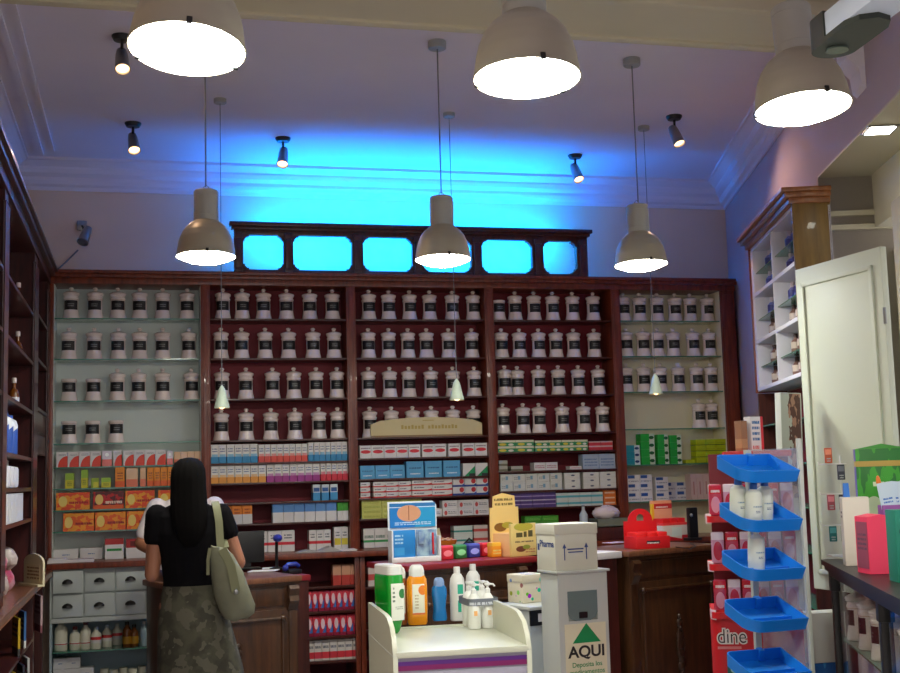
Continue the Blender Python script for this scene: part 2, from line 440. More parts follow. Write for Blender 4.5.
base_unit('dark mahogany base cabinet behind the central counter under middle bay', 1.52, 2.6, (.3, .5, .8))
base_unit('dark mahogany base cabinet behind the white lidded box', 2.6, 3.645, (.3, .5, .8))
base_unit('dark mahogany base cabinet behind the right wooden counter', 3.645, 4.58, (.3, .5, .8))

# ------------------------------------------------------------------ apothecary jars
def jar_proto(lid):
    t = thing('apothecary_jar', 'x', 'jar')
    b = MB()
    pr = [(.058, 0), (.060, .006), (.058, .020), (.053, .045), (.0505, .070), (.050, .135), (.051, .148), (.055, .156), (.054, .164), (.050, .168), (.051, .178), (.057, .184), (.057, .191), (.052, .192)]
    if not lid: pr = pr[:8]+[(.054, .168), (.050, .170)]
    b.lathe(pr, 20); b.build('body', PORC, t)
    lb_ = MB(); AR = [-PI/2+math.radians(a_) for a_ in range(-60, 61, 15)]
    lb_._skin([[lb_.bm.verts.new((r_*math.cos(a_), r_*math.sin(a_), z_)) for r_, z_ in ((.0500, .070), (.0522, .070), (.0520, .142), (.0498, .142))] for a_ in AR], True)
    lb_.build('label', JLAB, t)
    g = MB().lathe([(.0505, .1475), (.0525, .150), (.0505, .1525)], 20); g.build('gilt_ring', GOLD, t)
    if lid:
        MB().lathe([(.058, .191), (.060, .194), (.058, .202), (.040, .212), (.014, .218), (.010, .224), (.016, .231), (.018, .238), (.012, .246), (.002, .249)], 20).build('lid', PORC, t)
    for ch in t.children: ch.data.transform(Matrix.Diagonal((1, 1, .945, 1)))
    return t
JARS = [
 [[71, 95, 117.7, 139.7, 162.7, 187.3], [68.7, 94, 118.3, 139.7, 162.7, 189], [-69, -93.3, 117.3, 138.7, 162.7, 191.3], [-69, -92.7, -116]],
 [[223, 242.3, 263.7, 286.7, 310, 332.7], [221, 241.7, 265.3, 288.7, 313.3, 334.3], [222, 246, 272.7, 294, 316.3, 339.3], [221.3, 246.3, 271, 295, 319, 338.7]],
 [[369, 389, 410, 430, 452.7, 473.7], [368.7, 389, 408.3, 427, 449, 472.3], [368.7, 390, 409.3, 431.3, 453.3, 474.7], [370, 391.7, 413, 431.7, 453.3, 474]],
 [[-499, 515.7, 534.7, 553.3, 573.3, 594], [502, 520, 539.3, 556.7, 574.3, 595], [505.3, 519.7, 539.3, 559, 579, 599], [503.3, 523.7, 539.7, 563, 584.3, 603.3]],
 [[624, 640.3, 658, 675.7, 691, 709], [627, 644, 658.3, 674.3, 694, 711.3], [627, 644.7, 661.3, 679.3, 697.7, 713.3], [700, 718]]]
ROWN = ['top jar shelf', 'second jar shelf', 'third jar shelf', 'lowest jar shelf']
pl, ps = jar_proto(True), jar_proto(False); used = {True: 0, False: 0}
for i, rows in enumerate(JARS):
    for r, xs_ in enumerate(rows):
        lastX, lastY = -9, 0
        for k, px in enumerate(xs_):
            lid = px > 0; z = JZ[i][r]
            ygl = D+.12 if i in (0, 4) else D+.10
            X = atY(abs(px), 330+r*36, ygl).x
            X = min(max(X, BAYS[i][0]+.063), BAYS[i][1]-.063)
            if X-lastX < .123:
                st_ = math.sqrt(max(0, .125**2-(X-lastX)**2)); ygl = lastY+(st_ if lastY+st_ < D+.185 else -st_)
            lastX, lastY = X, ygl
            lab = f"{'lidded white' if lid else 'short lidless white'} jar, {ORD[k]} from left, {ROWN[r]}, {BAYN[i]}"
            grp = f'white jars on the {ROWN[r]} of the {BAYN[i]}'
            pr = pl if lid else ps
            rz = random.uniform(-.15, .15)
            if not used[lid]:
                used[lid] = 1; t = pr; t.location = (X, ygl, z+.001); t['label'] = lab; t['group'] = grp
            else: dup(pr, (X, ygl, z+.001), rz, lab, grp)
# cream arched sign board standing on the lowest jar shelf of the middle bay
sb = MB(); a = atY(371, 437, D+.02).x; b = atY(482, 433, D+.02).x; W_ = b-a
poly = [(0, 0), (W_, 0), (W_, .095)]+[(W_*(1-u), .095+.05*math.sin(PI*(.12+.76*u))) for u in [i/12 for i in range(1, 12)]]+[(0, .095)]
sb.prism(poly, 0, .03, 'xz')
sg = thing('sign_board', 'long cream sign board with arched top before the lowest jars', 'sign', (a, D+.012, JZ[2][3]+.001))
sb.build('board', mat('cream_board', (214, 196, 142), .5), sg)
MB().box(0, W_, -.004, .0, 0, .012).build('base_strip', mat('ochre_strip', (150, 116, 70), .5), sg)
gl = MB()
for i in range(17):
    if i == 7: continue
    x = .23+i*.026; gl.box(x, x+.018, -.0012, .0, .058, .082+.006*(i % 3 == 0))
gl.box(W_*.46, W_*.56, -.0012, 0, .118, .124)
gl.build('gilt_lettering', mat('gilt_letters', (190, 160, 78), .4), sg)

# ------------------------------------------------------------------ cartons on the shelves
CNT = {}
def carton_mesh(w, d, h, m):
    return MB().box(-w/2, w/2, -d/2, d/2, 0, h, .0015).mesh('carton', m, False)
def run(bay, z, x0, x1, n, hpx, style, desc, shelf, tiers=1, yf=D+.03, depth=.1, name='carton', gap=.0015, cat='box', jit=.004, place=None):
    """n columns of cartons between two pixel columns, standing on the shelf at height z"""
    A = atY(x0, 470, yf).x; B = atY(x1, 470, yf).x
    lo, hi = (BAYS[bay] if bay is not None else (-9, 9)); A = max(A, lo+.003); B = min(B, hi-.003)
    wdt = (B-A)/n; h = hpx*(atY(x0, 470, yf)-atY(x0, 471, yf)).z/tiers
    me = carton_mesh(wdt-gap*2, depth, h-.001, MATS[style])
    where = place or f'{shelf}, {BAYN[bay]}'
    key = (desc, where); base = CNT.get(key, 0)
    for c in range(n):
        for t in range(tiers):
            k = base+c
            if tiers == 1: lab = f'{desc}, {ORD[k] if n+base > 1 else "alone"} from left, {where}' if n+base > 1 or key in CNT else f'{desc}, {where}'
            else:
                lev = ['bottom', 'second up', 'third up', 'fourth up'][t] if t < tiers-1 else 'topmost'
                lab = f'{desc}, stack {k+1 if False else ORD[k]}, {lev}, {where}'
            yy = yf+depth/2+random.uniform(0, jit)
            inst(name, me, (A+wdt*(c+.5), yy, z+.001+t*h), lab, cat, f'{desc}s on {where}', random.uniform(-.012, .012))
    CNT[key] = base+n
W = (226, 222, 222)
printed('c_redq', W, [('e', 1.0, 0, .85, .72, (226, 62, 40)), ('n', .2, .9, .74, .9, (150, 150, 160), 2)])
printed('c_foil', (214, 202, 216), [('r', 0, 1, 0, .45, (228, 96, 84)), ('e', .5, .75, .2, .12, (250, 250, 250))], .15)
printed('c_yel', (206, 196, 40), [('r', 0, 1, .55, 1, (150, 190, 60)), ('n', .2, .8, .2, .5, (90, 110, 20), 3)])
printed('c_grn', (150, 176, 50), [('r', .3, 1, 0, .6, (210, 206, 60))])
printed('c_orv', (232, 140, 30), [('r', 0, 1, 0, .3, (226, 92, 30)), ('n', .2, .8, .4, .8, (150, 60, 20), 3)])
printed('c_pink', (232, 190, 150), [('r', 0, 1, 0, .4, (228, 120, 90))])
printed('c_bigor', (236, 150, 24), [('b', (226, 72, 26)), ('e', .2, .5, .13, .3, (240, 210, 110)), ('n', .38, .95, .35, .62, (180, 26, 20), 1)])
printed('c_bigred', (190, 24, 28), [('b', (92, 18, 24)), ('r', 0, 1, 0, .22, (226, 96, 34)), ('e', .2, .55, .13, .3, (236, 200, 110)), ('n', .4, .95, .3, .6, (240, 210, 190), 1)])
printed('c_bigor2', (232, 92, 24), [('b', (240, 150, 30)), ('e', .18, .5, .13, .32, (240, 206, 110)), ('n', .4, .95, .35, .6, (150, 20, 20), 1)])
printed('c_whb', W, [('n', .35, .65, .45, .6, (80, 120, 180), 1)])
printed('c_redgr', W, [('r', 0, 1, .72, 1, (180, 40, 40)), ('r', .1, .9, .4, .52, (30, 140, 60))])
printed('c_redw', W, [('r', 0, 1, .55, 1, (176, 36, 40)), ('r', .2, .8, .62, .9, (110, 20, 24))])
def tall(nm, c): printed(nm, (230, 226, 222), [('r', 0, 1, 0, .34, c), ('r', .1, .9, .34, .48, tuple((v+230)//2 for v in c)), ('n', .15, .85, .6, .86, (120, 130, 160), 2)])
tall('c_tblue', (36, 140, 196)); tall('c_tred', (226, 74, 60)); tall('c_torange', (232, 152, 52)); tall('c_tpurple', (166, 48, 140)); tall('c_tcrim', (216, 36, 62))
printed('c_tb2', (216, 224, 230), [('r', 0, 1, 0, .5, (60, 150, 206)), ('r', .1, .9, .55, .8, (40, 90, 160))])
printed('c_ortop', W, [('r', 0, 1, .52, 1, (236, 132, 26)), ('n', .2, .8, .56, .9, (180, 80, 20), 2)])
printed('c_bltop', W, [('r', 0, 1, .54, 1, (88, 142, 206))]); printed('c_grtop', W, [('r', 0, 1, .54, 1, (62, 156, 40))])
printed('c_wred', W, [('r', 0, 1, .32, .46, (222, 44, 60)), ('n', .2, .8, .62, .88, (120, 120, 130), 2)])
printed('c_wyel', W, [('r', .05, .95, .2, .5, (226, 206, 60)), ('n', .2, .8, .6, .85, (120, 120, 130), 2)])
printed('c_pill', W, [('e', .5, .5, .42, .14, (222, 40, 58)), ('n', .1, .9, .74, .9, (140, 120, 130), 1)])
printed('c_blue', (86, 166, 214), [('n', .15, .85, .55, .7, (36, 90, 150), 1), ('n', .2, .8, .2, .35, (220, 236, 246), 1)])
printed('c_wgr', W, [('d', -.1, .9, (28, 150, 92)), ('r', .5, 1, 0, .22, (40, 44, 50))])
printed('c_redst', W, [('r', 0, 1, 0, .22, (216, 44, 46)), ('d', -.35, .75, (216, 44, 46)), ('n', .1, .6, .5, .85, (90, 90, 110), 1)])
printed('c_blst', W, [('r', 0, 1, 0, .22, (40, 66, 150)), ('e', .75, .65, .2, .3, (200, 40, 50)), ('d', -.35, .75, (46, 80, 160))])
printed('c_lime', (204, 204, 104), [('n', .1, .9, .3, .7, (150, 156, 60), 2)])
printed('c_wflat', W, [('e', .2, .4, .1, .3, (206, 80, 80)), ('n', .35, .9, .3, .7, (130, 130, 140), 2)])
printed('c_wgb', W, [('r', 0, 1, .28, .4, (60, 160, 90)), ('n', .1, .9, .5, .8, (120, 140, 130), 1)])
printed('c_teal', (214, 222, 218), [('r', 0, 1, .3, .5, (60, 150, 140))]); printed('c_salm', (222, 206, 202), [('r', 0, 1, .3, .6, (206, 84, 80))])
printed('c_gryel', (54, 150, 92), [('r', 0, 1, .62, 1, (224, 220, 190)), ('e', .3, .3, .2, .22, (226, 206, 70)), ('e', .75, .25, .15, .2, (230, 226, 210))])
printed('c_redfl', (206, 56, 66), [('r', 0, 1, .7, 1, (222, 190, 186))])
printed('c_dull', (176, 172, 158), [('r', 0, 1, 0, .4, (110, 106, 84))])
printed('c_wpink', W, [('n', .1, .9, .3, .75, (190, 120, 130), 2)])
printed('c_bgrey', (168, 182, 198), [('n', .1, .9, .2, .8, (120, 140, 170), 3)])
printed('c_wblm', (212, 212, 204), [('r', .42, .62, .3, .75, (120, 164, 190)), ('n', .1, .4, .3, .7, (150, 150, 150), 2)])
printed('c_wdot', (222, 220, 212), [('e', .55, .5, .12, .14, (90, 96, 120))])
printed('c_purp', (84, 60, 124), [('r', 0, 1, .38, .5, (170, 150, 190)), ('r', 0, 1, .86, 1, (190, 180, 196))])
printed('c_tealw', (206, 212, 206), [('r', 0, 1, .3, .62, (92, 168, 178))])
printed('c_org', (226, 120, 44), [('r', .1, .9, .3, .6, (240, 200, 170))])
printed('c_green', (74, 156, 48), [('n', .1, .9, .3, .7, (130, 190, 90), 2)])
printed('c_teals', (206, 220, 220), [('r', 0, .6, 0, 1, (30, 140, 160)), ('e', .78, .5, .16, .2, (30, 60, 110))])
printed('c_grns', (210, 226, 200), [('r', 0, .62, 0, 1, (34, 168, 60)), ('e', .78, .5, .18, .22, (16, 90, 40))])
printed('c_lim2', (176, 190, 20), [('r', 0, 1, 0, .12, (96, 120, 10)), ('r', .1, .9, .3, .4, (140, 156, 10))])
printed('c_wbl2', W, [('r', .05, .6, .6, .95, (46, 84, 150)), ('n', .1, .9, .2, .5, (150, 150, 160), 1)])
printed('c_pinkw', (206, 176, 170), [('r', .4, .6, .2, .7, (180, 120, 120))])
printed('c_rb', (206, 30, 56), [('r', 0, 1, .62, .95, (226, 60, 80)), ('e', .5, .6, .3, .26, (236, 206, 214)), ('d', -.15, .75, (62, 110, 190)), ('r', 0, 1, 0, .16, (150, 20, 60))])
printed('c_wr3', (216, 206, 200), [('r', 0, 1, .1, .42, (214, 50, 64)), ('n', .1, .9, .6, .85, (110, 110, 120), 1)])
printed('c_orb', (206, 150, 120), [('r', 0, 1, 0, .5, (190, 60, 50))])

A_, B_, C_, D_, E_ = 'top box shelf', 'second box shelf', 'third box shelf', 'fourth box shelf', 'ledge'
# bay 1
z = LZ[0]
run(0, z[0], 56, 101, 4, 15.5, 'c_redq', 'white carton with red quarter disc', A_)
run(0, z[0], 102, 112, 1, 15.5, 'c_foil', 'shiny pink foil carton', A_); run(0, z[0], 113, 122, 1, 16, 'c_redq', 'white carton with red quarter disc', A_)
run(0, z[0], 123, 166, 4, 15.5, 'c_redq', 'white carton with red quarter disc', A_)
run(0, z[0], 167, 173, 1, 14, 'c_foil', 'shiny pink foil carton', A_); run(0, z[0], 174, 201, 4, 13, 'c_pink', 'small peach carton', A_)
run(0, z[1], 65, 74, 1, 15.5, 'c_yel', 'lime yellow carton', B_); run(0, z[1], 81, 88, 1, 18.5, 'c_yel', 'lime yellow carton', B_)
run(0, z[1], 91, 99, 1, 10, 'c_grn', 'short green carton', B_); run(0, z[1], 101, 111, 1, 10, 'c_yel', 'short yellow carton', B_)
run(0, z[1], 115, 125, 1, 20, 'c_orv', 'orange upright carton', B_); run(0, z[1], 126, 138, 1, 19, 'c_pink', 'wide peach carton', B_)
run(0, z[1], 140, 146, 1, 19, 'c_pink', 'slim peach carton', B_); run(0, z[1], 147, 201, 8, 19, 'c_orv', 'orange upright carton', B_)
run(0, z[2], 56, 90, 1, 17.5, 'c_bigor', 'large orange carton with yellow disc', C_, depth=.12)
run(0, z[2], 93, 124, 1, 17.5, 'c_bigred', 'large dark red carton with pale disc', C_, depth=.12)
run(0, z[2], 125, 155, 1, 17.5, 'c_bigor', 'large orange carton with yellow disc', C_, depth=.12); run(0, z[2], 158, 188, 1, 17, 'c_bigor', 'large orange carton with yellow disc', C_, depth=.12)
run(0, z[3], 63, 188, 4, 18, 'c_bigor2', 'large red-orange carton with yellow disc', D_, depth=.12, gap=.003)
run(0, LEDGE, 54, 79, 1, 11, 'c_whb', 'low white carton with blue mark', E_, yf=9.1); run(0, LEDGE, 80.5, 103, 1, 11.5, 'c_whb', 'low white carton with blue mark', E_, yf=9.1)
run(0, LEDGE, 105, 124, 1, 20, 'c_redgr', 'white carton with green band and red top', E_, yf=9.02); run(0, LEDGE, 126, 147, 1, 19, 'c_redw', 'white carton with dark red top', E_, yf=9.02)
# bay 2
z = LZ[1]
run(1, z[0], 210, 258, 6, 19, 'c_tblue', 'blue and white upright carton', A_); run(1, z[0], 258.5, 308, 8, 18, 'c_tred', 'coral and white upright carton', A_); run(1, z[0], 308.5, 350, 7, 19, 'c_tblue', 'blue and white upright carton', A_)
run(1, z[1], 211, 266, 7, 18, 'c_torange', 'orange and white upright carton', B_); run(1, z[1], 266.5, 320, 7, 18, 'c_tpurple', 'purple and white upright carton', B_); run(1, z[1], 320.5, 351, 5, 19, 'c_tcrim', 'crimson and white upright carton', B_)
run(1, z[2], 312, 338, 3, 16, 'c_tb2', 'slim blue and white carton', C_, gap=.005)
run(1, z[3], 211, 252, 4, 19, 'c_ortop', 'white carton with orange top', D_); run(1, z[3], 272, 336, 6, 19, 'c_bltop', 'white carton with blue top', D_); run(1, z[3], 336.5, 353, 2, 18, 'c_grtop', 'white carton with green top', D_)
run(1, LEDGE, 226, 294, 5, 21, 'c_wred', 'white carton with red stripe', E_, yf=9.06); run(1, LEDGE, 308, 330, 3, 20, 'c_wred', 'white carton with red stripe', E_, yf=9.06); run(1, LEDGE, 333, 352, 2, 22, 'c_wyel', 'white carton with yellow block', E_, yf=9.06)
# bay 3
z = LZ[2]
run(2, z[0], 360, 421, 5, 13, 'c_pill', 'white carton with red oval', A_); run(2, z[0], 422.5, 447, 2, 13, 'c_pill', 'white carton with red oval', A_); run(2, z[0], 449, 461, 1, 13, 'c_pill', 'white carton with red oval', A_); run(2, z[0], 463, 488, 2, 13, 'c_pill', 'white carton with red oval', A_)
run(2, z[1], 360, 405, 3, 13.5, 'c_blue', 'sky blue carton', B_); run(2, z[1], 406, 461, 3, 16.5, 'c_blue', 'taller sky blue carton', B_, gap=.006); run(2, z[1], 463, 490, 2, 13, 'c_wgr', 'white and green carton', B_)
run(2, z[2], 360, 370, 1, 16, 'c_redst', 'small red-striped white carton', C_, 3); run(2, z[2], 373, 411, 3, 16, 'c_redst', 'red-striped white carton', C_, 3); run(2, z[2], 411.5, 452, 2, 17, 'c_redst', 'long red-striped white carton', C_, 3); run(2, z[2], 452.5, 490, 3, 17, 'c_blst', 'blue-striped white carton', C_, 2)
run(2, z[3], 361, 421, 3, 19, 'c_lime', 'pale lime flat carton', D_, 4); run(2, z[3], 425, 441, 1, 8, 'c_wflat', 'single flat white carton', D_); run(2, z[3], 441.5, 490, 3, 15.5, 'c_wflat', 'flat white carton with red spot', D_, 2)
run(2, LEDGE, 362, 396, 3, 19, 'c_wgb', 'white carton with green stripe', E_, yf=9.08); run(2, LEDGE, 452, 471, 1, 18, 'c_teal', 'pale carton with teal stripe', E_, 2, yf=9.08); run(2, LEDGE, 472, 490, 1, 18, 'c_salm', 'pale carton with salmon stripe', E_, 2, yf=9.08)
# bay 4
z = LZ[3]
run(3, z[0], 498, 535, 2, 12, 'c_gryel', 'green and yellow flat carton', A_, 2); run(3, z[0], 536, 589, 4, 11, 'c_gryel', 'green and cream flat carton', A_, 2); run(3, z[0], 590, 614, 2, 9, 'c_redfl', 'flat red carton', A_, 2)
run(3, z[1], 499, 508, 1, 11, 'c_dull', 'small drab carton', B_, 2); run(3, z[1], 511, 523, 1, 5, 'c_dull', 'low drab carton', B_); run(3, z[1], 534, 558, 2, 8, 'c_wpink', 'white and pink carton', B_); run(3, z[1], 570, 582, 1, 3.5, 'c_wpink', 'thin flat white carton', B_); run(3, z[1], 583, 616, 2, 15, 'c_bgrey', 'grey blue wrapped pack', B_)
run(3, z[2], 500, 562, 5, 17, 'c_wblm', 'white carton with blue mark', C_, 2); run(3, z[2], 564, 580, 1, 16.5, 'c_wdot', 'white dotted carton', C_, 3); run(3, z[2], 583, 599, 1, 16.5, 'c_wdot', 'wide white dotted carton', C_, 3); run(3, z[2], 599.5, 616, 1, 16.5, 'c_wdot', 'end white dotted carton', C_, 3)
run(3, z[3], 508, 555, 4, 16, 'c_purp', 'purple carton with pale band', D_, 2); run(3, z[3], 555.5, 602, 4, 13.5, 'c_tealw', 'white and teal carton', D_, 2); run(3, z[3], 602.5, 615, 1, 15, 'c_org', 'orange carton', D_, 3)
run(3, LEDGE+.10, 523, 557, 2, 12, 'c_green', 'bright green flat carton', 'carton pile on ledge', 2, yf=9.03)
run(3, LEDGE, 523, 557, 2, 13, 'c_dull', 'drab carton under green ones', 'ledge', 1, yf=9.03)
# bay 5
z = LZ[4]
run(4, z[0], 627, 641, 1, 20, 'c_teals', 'teal and white flat carton', A_, 3); run(4, z[0], 642, 656, 1, 31, 'c_grns', 'green carton of the tall stack', A_, 4); run(4, z[0], 659, 670, 1, 30, 'c_grns', 'green carton of the middle stack', A_, 4); run(4, z[0], 671, 683, 1, 29, 'c_grns', 'green carton of the third stack', A_, 4)
run(4, z[0], 697, 730, 3, 24, 'c_lim2', 'lime yellow square carton', A_, 4); run(4, z[0], 686, 696, 1, 4, 'c_lim2', 'flat lime carton', A_)
run(4, z[1], 627, 652, 2, 27, 'c_wbl2', 'white carton with blue block', B_, 3); run(4, z[1], 655, 668, 1, 24, 'c_wbl2', 'narrow white carton with blue block', B_, 3); run(4, z[1], 663, 688, 2, 18, 'c_wbl2', 'low white carton with blue block', B_, 2, yf=D+.14); run(4, z[1], 690, 730, 6, 26, 'c_pinkw', 'pale pink upright carton', B_)
# base shelves of the second bay
BS = 'base cabinet left of trolley'
run(None, .82, 331, 357, 3, 20, 'c_orb', 'pink and brown carton', '', yf=8.84, place='top shelf, '+BS)
run(None, .645, 304, 358, 9, 20, 'c_rb', 'red and blue carton', '', yf=8.84, place='second shelf, '+BS)
run(None, .47, 304, 357, 8, 20, 'c_rb', 'red and blue carton', '', yf=8.84, place='third shelf, '+BS)
run(None, .30, 304, 357, 7, 20, 'c_wr3', 'white and red carton', '', yf=8.84, place='lowest shelf, '+BS)
run(None, .80, 366, 396, 4, 20, 'c_salm', 'salmon striped carton', '', yf=8.84, place='base cabinet behind blue display')
run(None, .80, 540, 556, 1, 14, 'c_green', 'green carton', '', yf=8.84, place='base cabinet behind white box')

# bottles and packs in the open compartment under the white drawers
def bottle(prof, mats, name, label, cat, loc, group=None, capz=None, capr=.012, capm=None, band=None, bandm=None, sx=1, sy=1, rotz=0, seg=18):
    t = thing(name, label, cat, loc, rotz, group)
    MB().lathe(prof, seg, sx=sx, sy=sy).build('body', mats, t)
    top = prof[-1][1]
    if capm:
        r, h = capr, capz
        MB().lathe([(r, 0), (r, h*.85), (r*.85, h)], 14, (0, 0, top-.002), min(1, sx*1.3), min(1, sy*1.3)).build('cap', capm, t)
    if band:
        z0, z1 = band
        rr = max(r for r, z in prof if z0-.05 <= z <= z1+.05)+.0008
        MB().lathe([(rr, z0), (rr, z1)], seg, sx=sx, sy=sy, cap=False).build('label', bandm, t)
    return t
MILK = mat('milky_plastic', (222, 216, 196), .4); REDCAP = mat('dark_red_cap', (96, 22, 26), .4); AMBER = mat('amber_glass', (120, 66, 20), .2, coat=.5)
redband = printed('red_band', (226, 222, 210), [('r', 0, 1, .3, .6, (190, 40, 50))])
redlab = printed('red_label', (228, 222, 216), [('r', 0, 1, .5, .95, (214, 60, 60))])
bp = lambda r, h: [(r*.96, 0), (r, .006), (r, h*.68), (r*.9, h*.78), (r*.45, h*.9), (r*.36, h)]
G = 'bottles on the glass shelf under the white drawers'
for px, r, h, lab in ((61, .043, .19, 'tallest white bottle with red band'), (75, .036, .135, 'shortest white bottle with red band and dark cap'), (85.5, .036, .165, 'medium white bottle with red band and dark cap')):
    bottle(bp(r, h), MILK, 'plastic_bottle', lab+' under white drawers', 'bottle', (atY(px, 640, 8.9).x, 8.9, .471), G, .022, .016, REDCAP, (.035, .055), redband)
for k, (px, yy) in enumerate(((96, 8.88), (107, 8.96), (117, 9.04))):
    bottle(bp(.036, .13), MILK, 'lotion_bottle', f'white bottle with coral label, {["nearest", "middle", "farthest"][k]} of three under drawers', 'bottle', (atY(px, 640, yy).x, yy, .471), G, .018, .014, GREYW, (.04, .085), redlab)
for k, px in enumerate((127, 134)):
    bottle(bp(.03, .15-.02*k), AMBER, 'amber_bottle', f'{["taller", "shorter"][k]} amber bottle with yellow label under drawers', 'bottle', (atY(px, 640, 8.9).x, 8.9, .471), G, .02, .014, BLACK, (.02, .07), mat('yellow_label', (196, 140, 30), .5))
for k, px in enumerate((144, 152)):
    bottle(bp(.03, .15), mat('clear_bluish', (176, 200, 210), .15), 'clear_bottle', f'pale blue clear bottle, {["first", "second"][k]} beside the amber bottles', 'bottle', (atY(px, 640, 8.9).x, 8.9, .471), G, .02, .012, WHITE)
n = 0
for row in range(3):
    for k in range(3-row//2):
        me = carton_mesh(.088, .1, .07, MATS['c_whb'])
        inst('carton', me, (atY(60+k*13.5, 660, 8.85).x, 8.9+.004*n, .207+row*.072), f'small white carton, {ORD[k]} column, {["bottom", "middle", "top"][row]} layer, under drawers', 'box', 'white cartons under the drawers'); n += 1
tin = MB().lathe([(.028, 0), (.03, .004), (.03, .05), (.028, .056)], 14).mesh('tub', MILK)
for k in range(14):
    px = 104+(k % 7)*9.5; lay = k//7
    inst('white_tub', tin, (atY(px, 660, 8.86).x, 8.88+.09*(k % 2)+.02*lay, .207+lay*.058+(0 if k % 2 else 0)), f'small white tub, {ORD[k % 7]} from left, {"upper" if lay else "lower"} layer, under drawers', 'tub', 'white tubs under the drawers')
print('part A', len(bpy.data.objects))

# ------------------------------------------------------------------ pendant lamps
def pendant(P, tilt, pitch, label, group):
    """big bell-shaped industrial pendant; P is the centre of its rim"""
    t = thing('pendant_lamp', label, 'lamp', P, 0, group)
    top = CZ-P.z
    MB().lathe([(.046, top-.045), (.05, top-.04), (.05, top-.001)], 20).build('ceiling_rose', NECK, t)
    MB().tube([(0, 0, .37), (0, 0, top-.03)], .004, 6).build('cord', WIRE, t)
    head = MB().lathe([(.060, .185), (.064, .19), (.064, .215), (.0625, .217), (.064, .219), (.064, .318), (.0625, .32), (.064, .322), (.064, .345), (.058, .352), (.01, .354)], 28).tube([(-.012, 0, .352), (-.012, 0, .372), (0, 0, .384), (.012, 0, .372), (.012, 0, .352)], .003, 6).build('lamp_head', NECK, t)
    pr = [(.1525, 0), (.1525, .006), (.150, .010), (.148, .03), (.143, .065), (.134, .10), (.120, .132), (.101, .158), (.078, .178), (.0625, .19)]
    fine = []
    for (r0, z0), (r1, z1) in zip(pr[3:], pr[4:]):
        for i in range(5): u = i/5; fine.append((r0+(r1-r0)*u-(.0006 if i % 2 else 0), z0+(z1-z0)*u))
    pr = pr[:3]+fine+[pr[-1]]
    inner = [(r-.003, z) for r, z in pr[::-1]]
    MB().lathe(pr+inner+[pr[0]], 40, cap=False).build('shade', ALU, head, ang=60)
    MB().lathe([(.001, -.034), (.05, -.031), (.09, -.023), (.125, -.010), (.147, .001), (.147, .006), (.001, .010)], 40, cap=True).build('lens', LENS, head)
    for k in range(3):
        a = k*2*PI/3+.5; MB().box(.147*math.cos(a)-.006, .147*math.cos(a)+.009, .147*math.sin(a)-.007, .147*math.sin(a)+.007, -.003, .016, .002).build('rim_clip', BLACK, head)
    head.rotation_mode = 'QUATERNION'
    from mathutils import Quaternion
    head.rotation_quaternion = Quaternion(Fv, math.radians(tilt)) @ Quaternion(Rv, math.radians(-pitch))
    return t
def at_depth(px, py, d): return ray(px, py)*d+Vector((0, 0, H))
G = 'large bell pendant lamps'
for px, py, w_, tilt, pitch, lab in ((187, 50, 117, 2, 8, 'large aluminium bell pendant lamp before the beam, nearest the left shelving'), (527, 79, 108, 0, 4, 'large aluminium bell pendant lamp hanging nearest the middle of the beam'), (803, 109, 95, -2, 5, 'tilted aluminium bell pendant lamp beside the dark end of the white light bar'),
        (206, 257, 59, 0, 2, 'smaller-looking bell pendant lamp at the left end of the blue-lit crest'), (443, 260, 56, 0, 2, 'bell pendant lamp hanging in front of the middle of the blue-lit crest'), (641, 265, 53, -1, 2, 'bell pendant lamp hanging above the rightmost glass-shelf bay')):
    pendant(at_depth(px, py, .305*FPX/w_), tilt, pitch, lab, G)
# small cone pendants nearer the case
for (cx, cy), (px, py), lab in (((222, 99), (222, 408), 'small cone pendant before the second bay, first of three'), ((446, 113), (457, 400), 'small cone pendant before the middle bay'), ((637, 126), (656, 394), 'small cone pendant before the rightmost glass-shelf bay')):
    c = atZ(cx, cy, CZ); P = atY(px, py, c.y)
    t = thing('cone_pendant', lab, 'lamp', P, 0, 'small cone pendants'); top = CZ-P.z
    MB().lathe([(.036, top-.03), (.04, top-.027), (.04, top-.001)], 18).build('ceiling_rose', NECK, t)
    MB().tube([(0, 0, .13), (0, 0, top-.02)], .0025, 6).build('cord', WIRE, t)
    MB().lathe([(.046, 0), (.047, .004), (.022, .11), (.014, .125), (.004, .14), (.003, .138), (.012, .12), (.019, .105), (.0435, .004), (.046, 0)], 22, cap=False).build('shade', mat('pale_shade', (190, 206, 190), .4), t)
    MB().ball((0, 0, .018), (.022, .022, .024)).build('bulb', WARM, t)
